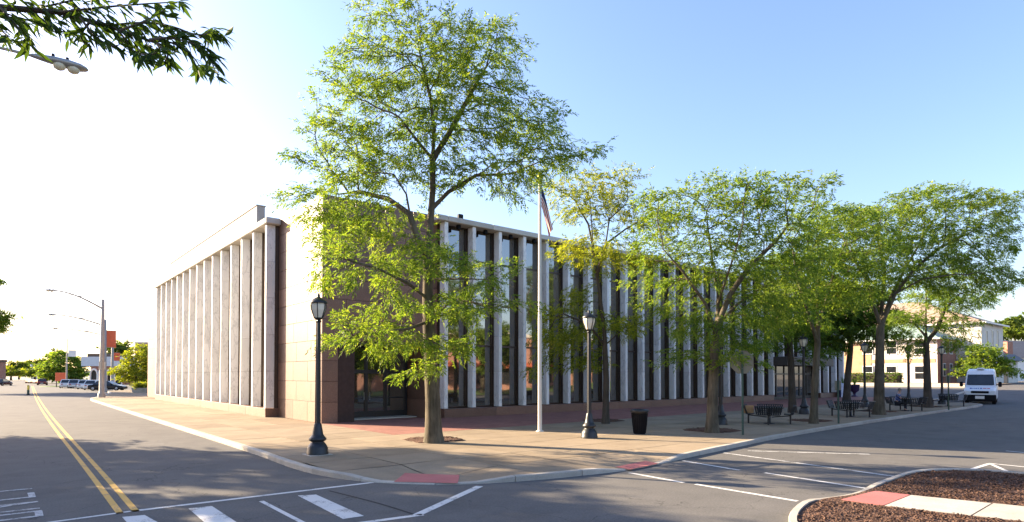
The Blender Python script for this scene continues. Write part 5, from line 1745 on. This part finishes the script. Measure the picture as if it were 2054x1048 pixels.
# hedge and low wall before the wing
hd = thing('hedge', 'dark clipped hedge along the foot of the cream wing', 'hedge', (92, 33.6, zt(92)))
P_ = np.stack([rng.uniform(-1.0, 1.0, 2600), rng.uniform(-3.8, 4.6, 2600), rng.uniform(.25, 1.55, 2600)], 1)
MB().box(-.75, .75, -3.7, 4.5, 0, 1.35, bev=.2).build('core', M['bark_dark'], hd)
o = place('foliage', leaf_mesh('foliage', P_, M['leaf_deep'], .2, .16, .08, 6), hd); o['kind'] = 'stuff'
tag(MB().box(82, 82.35, 19.6, 42, .6, zt(82.2) + .42, bev=.03).build('low_wall', M['kerb']), 'long low pale wall in front of the hedge beyond the plaza', 'wall')

# ------------------------------------------------------------------ the far end of the left street
D = 150.0


def lp(px_, py, d): return dp(px_, py, d)


a = lp(182, 768, D); b = lp(240, 768, D)
shopL = thing('shop_building', 'low brick shop with white arches and pale blue upper band', 'building', (a[0], a[1], 0), -YAW)
w_ = float(np.linalg.norm(b - a)); zc = lambda py, d=D: dp(0, py, d)[2]
MB().box(0, w_ + 6, 0, 12, -.3, zc(735)).build('wall', M['far_brick'], shopL)
MB().box(-2.2, w_ + .6, -.3, 12.3, zc(735) + .01, zc(716)).build('upper_band', M['bluewall'], shopL)
MB().box(-3, 3.4, 3, 9, zc(716), zc(709)).build('roof_plant', M['bronze'], shopL)
for k in range(4):
    c = .9 + k * 2.0; n = 12
    r0, r1 = .72, .98
    pts = [(c + r1 * math.cos(t), zc(752) + r1 * 1.6 * math.sin(t)) for t in np.linspace(math.pi, 0, n)]
    inn = [(c + r0 * math.cos(t), zc(752) + r0 * 1.6 * math.sin(t)) for t in np.linspace(math.pi, 0, n)]
    mb = MB(); ring = [(c - r1, 0)] + pts + [(c + r1, 0)]; rin = [(c - r0, 0)] + inn + [(c + r0, 0)]
    for i in range(len(ring) - 1):
        mb.loft([[(ring[i][0], -.35, ring[i][1]), (rin[i][0], -.35, rin[i][1]), (rin[i][0], .0, rin[i][1]), (ring[i][0], .0, ring[i][1])], [(ring[i + 1][0], -.35, ring[i + 1][1]), (rin[i + 1][0], -.35, rin[i + 1][1]), (rin[i + 1][0], .0, rin[i + 1][1]), (ring[i + 1][0], .0, ring[i + 1][1])]])
    ar = mb.build('arch', M['trim'], shopL)
    MB().box(c - r0, c + r0, -.06, -.02, 0, zc(752) + 1.0).build('glass_pane', M['window_glass'], ar)
# blue roofed sheds on the skyline
for px0, px1, py0, py1, d, m, lab in ((62, 92, 744, 732, 320, M['bluewall'], 'low pale blue roofed shed on the left skyline'), (-8, 5, 755, 722, 240, M['bronze'], 'brown brick chimney like block at the left edge of the skyline')):
    a = lp(px0, 752, d); b = lp(px1, 752, d); w_ = float(np.linalg.norm(b - a)); z1 = dp(0, py1, d)[2]
    t = thing('shed', lab, 'building', (a[0], a[1], 0), -YAW)
    MB().box(0, w_, 0, 1.6, -.5, z1 - 1.0).build('wall', M['cream'] if px0 > 0 else M['far_brick'], t)
    MB().box(-.3, w_ + .3, -.4, 2, z1 - 1.0, z1, bev=.2).build('roof', m, t)
# pink brick office at the right end of the street, only its top shows over the tree
a = lp(270, 775, 135)
t = thing('brick_office', 'pale brick block rising behind the yellow green tree', 'building', (a[0], a[1], 0), -YAW)
MB().box(0, 12, 0, 10, 0, dp(0, 689, 135)[2]).build('wall', M['tan_brick'], t)
MB().box(-.1, 12.1, -.1, 10.1, dp(0, 689, 135)[2], dp(0, 689, 135)[2] + .3).build('roof', M['cornice'], t)
# orange work sign on legs
p = gp(121, 777); dd = depth_of(p)
t = thing('work_sign', 'orange sign board on dark legs beside the grass patch', 'sign', (p[0], p[1], 0), -YAW)
z0, z1 = dp(0, 765, dd)[2], dp(0, 748, dd)[2]
MB().box(-1.0, 1.0, -.03, .03, z0, z1, bev=.05).build('panel', M['orange'], t)
for x in (-.8, 0, .8): MB().box(x - .07, x + .07, .035, .12, 0, z1 - .1).build('leg', M['bronze'], t)
p = gp(118, 776)
tag(MB().lathe([(3.2, -.02), (3.0, .1), (0, .18)], 20, (p[0], p[1], 0)).build('grass_patch', M['grass']), kind='structure')
# construction barrier, red and white
p0, p1 = gp(52, 769), gp(82, 770)
bt = thing('barrier', 'orange road barrier across the far end of the left street', 'barrier', (p0[0], p0[1], 0), math.atan2(p1[1] - p0[1], p1[0] - p0[0]))
L_ = float(np.linalg.norm(p1 - p0)); bh = .95
for k in range(6):
    MB().box(L_ * k / 6 + .05, L_ * (k + 1) / 6 - .05, -.12, .12, .35, bh, bev=.04).build('board', M['orange'] if k % 2 == 0 else M['trim'], bt)
    MB().box(L_ * k / 6 + .3, L_ * k / 6 + .6, -.3, .3, 0, .34, bev=.04).build('foot', M['plastic'], bt)
# delineator post on the centre line
p = gp(63, 793)
t = thing('marker_post', 'stubby yellow and green marker post on the yellow centre line', 'post', (1.95, p[1], 0))
MB().lathe([(.2, 0), (.2, .06), (.12, .12)], 12).build('base', M['plastic'], t)
MB().lathe([(.12, .1), (.12, .62)], 12).build('post', M['green_post'], t)
MB().lathe([(.125, .63), (.125, 1.15), (.0, 1.2)], 12).build('sleeve', M['yellow'], t)
# planter at the far corner of the building
p = gp(283, 788, GZ)
t = thing('flower_planter', 'concrete planter of grasses at the far granite corner', 'planter', (p[0], p[1], GZ), -YAW)
MB().add([(-.85, -.4, 0), (.85, -.4, 0), (.85, .4, 0), (-.85, .4, 0), (-.95, -.5, .6), (.95, -.5, .6), (.95, .5, .6), (-.95, .5, .6)], [(0, 1, 5, 4), (1, 2, 6, 5), (2, 3, 7, 6), (3, 0, 4, 7), (4, 5, 6, 7), (3, 2, 1, 0)]).build('tub', M['kerb'], t)
P_ = np.stack([rng.uniform(-.9, .9, 160), rng.uniform(-.4, .4, 160), rng.uniform(.6, 1.2, 160)], 1)
o = place('foliage', leaf_mesh('foliage', P_, M['leaf_yellow'], .4, .3, .1, 6, -.4), t); o['kind'] = 'stuff'

# wooded skyline behind everything
for px0, px1, d, h_, seed in ((-700, 300, 900, 9, 3), (1500, 3200, 700, 8, 5)):
    rr_ = random.Random(seed); mb = MB(); pts = []
    n = 60
    for k in range(n + 1):
        q = dp(px0 + (px1 - px0) * k / n, 752, d)
        hh = h_ * (.75 + .35 * math.sin(k * .7) * math.sin(k * .23 + seed) + rr_.uniform(-.12, .12)) + 2
        pts.append((q[0], q[1], hh))
    rings = []
    for x, y, hh in pts:
        u = np.array([x, y]) / math.hypot(x, y)
        rings.append([(x, y, -5), (x + u[0] * 2, y + u[1] * 2, hh * .6), (x + u[0] * 12, y + u[1] * 12, hh), (x + u[0] * 60, y + u[1] * 60, hh), (x + u[0] * 80, y + u[1] * 80, -5)])
    mb.loft(rings, sm=True)
    tag(mb.build('wooded_skyline', M['hill']), kind='structure')

# ------------------------------------------------------------------ across the right street, out of frame: what the windows mirror
br_ = thing('brick_storefront', 'red brick storefront across the right street with pale sills', 'building', (0, 0, 0))
MB().box(40, 84, -30, -20, -.5, 8.5).build('wall', M['far_brick'], br_)
MB().box(39.8, 84.2, -30.2, -19.6, 8.5, 9.1).build('parapet', M['cornice'], br_)
for k in range(12):
    x = 42.5 + k * 3.5
    MB().box(x - .8, x + .8, -20.02, -19.96, 4.8, 7.0).build('window', M['window_glass'], br_)
    MB().box(x - 1.2, x + 1.2, -20.02, -19.95, .9, 3.4).build('shop_window', M['window_glass'], br_)
MB().box(40, 84, -19.98, -18.6, 3.5, 4.2).build('awning', mat('faded_awning', (.4, .1, .05), .8), br_)
st0 = [(33, -7.5, 8.5, 3.6, 2.6, 'street tree on the lawn across the right street, first'), (48, -9, 9, 4, 2.8, 'street tree on the lawn across the right street, second'), (64, -8, 8, 3.8, 2.6, 'street tree on the lawn across the right street, third')]
for k, (x, y, h, r, z0, lab) in enumerate(st0):
    t = street_tree(x, y, h, r, z0, lab, M['leaf'], 90 + k, dens=.55, sprays=4)
    t['group'] = 'trees on the lawn'; t.location[2] = .1
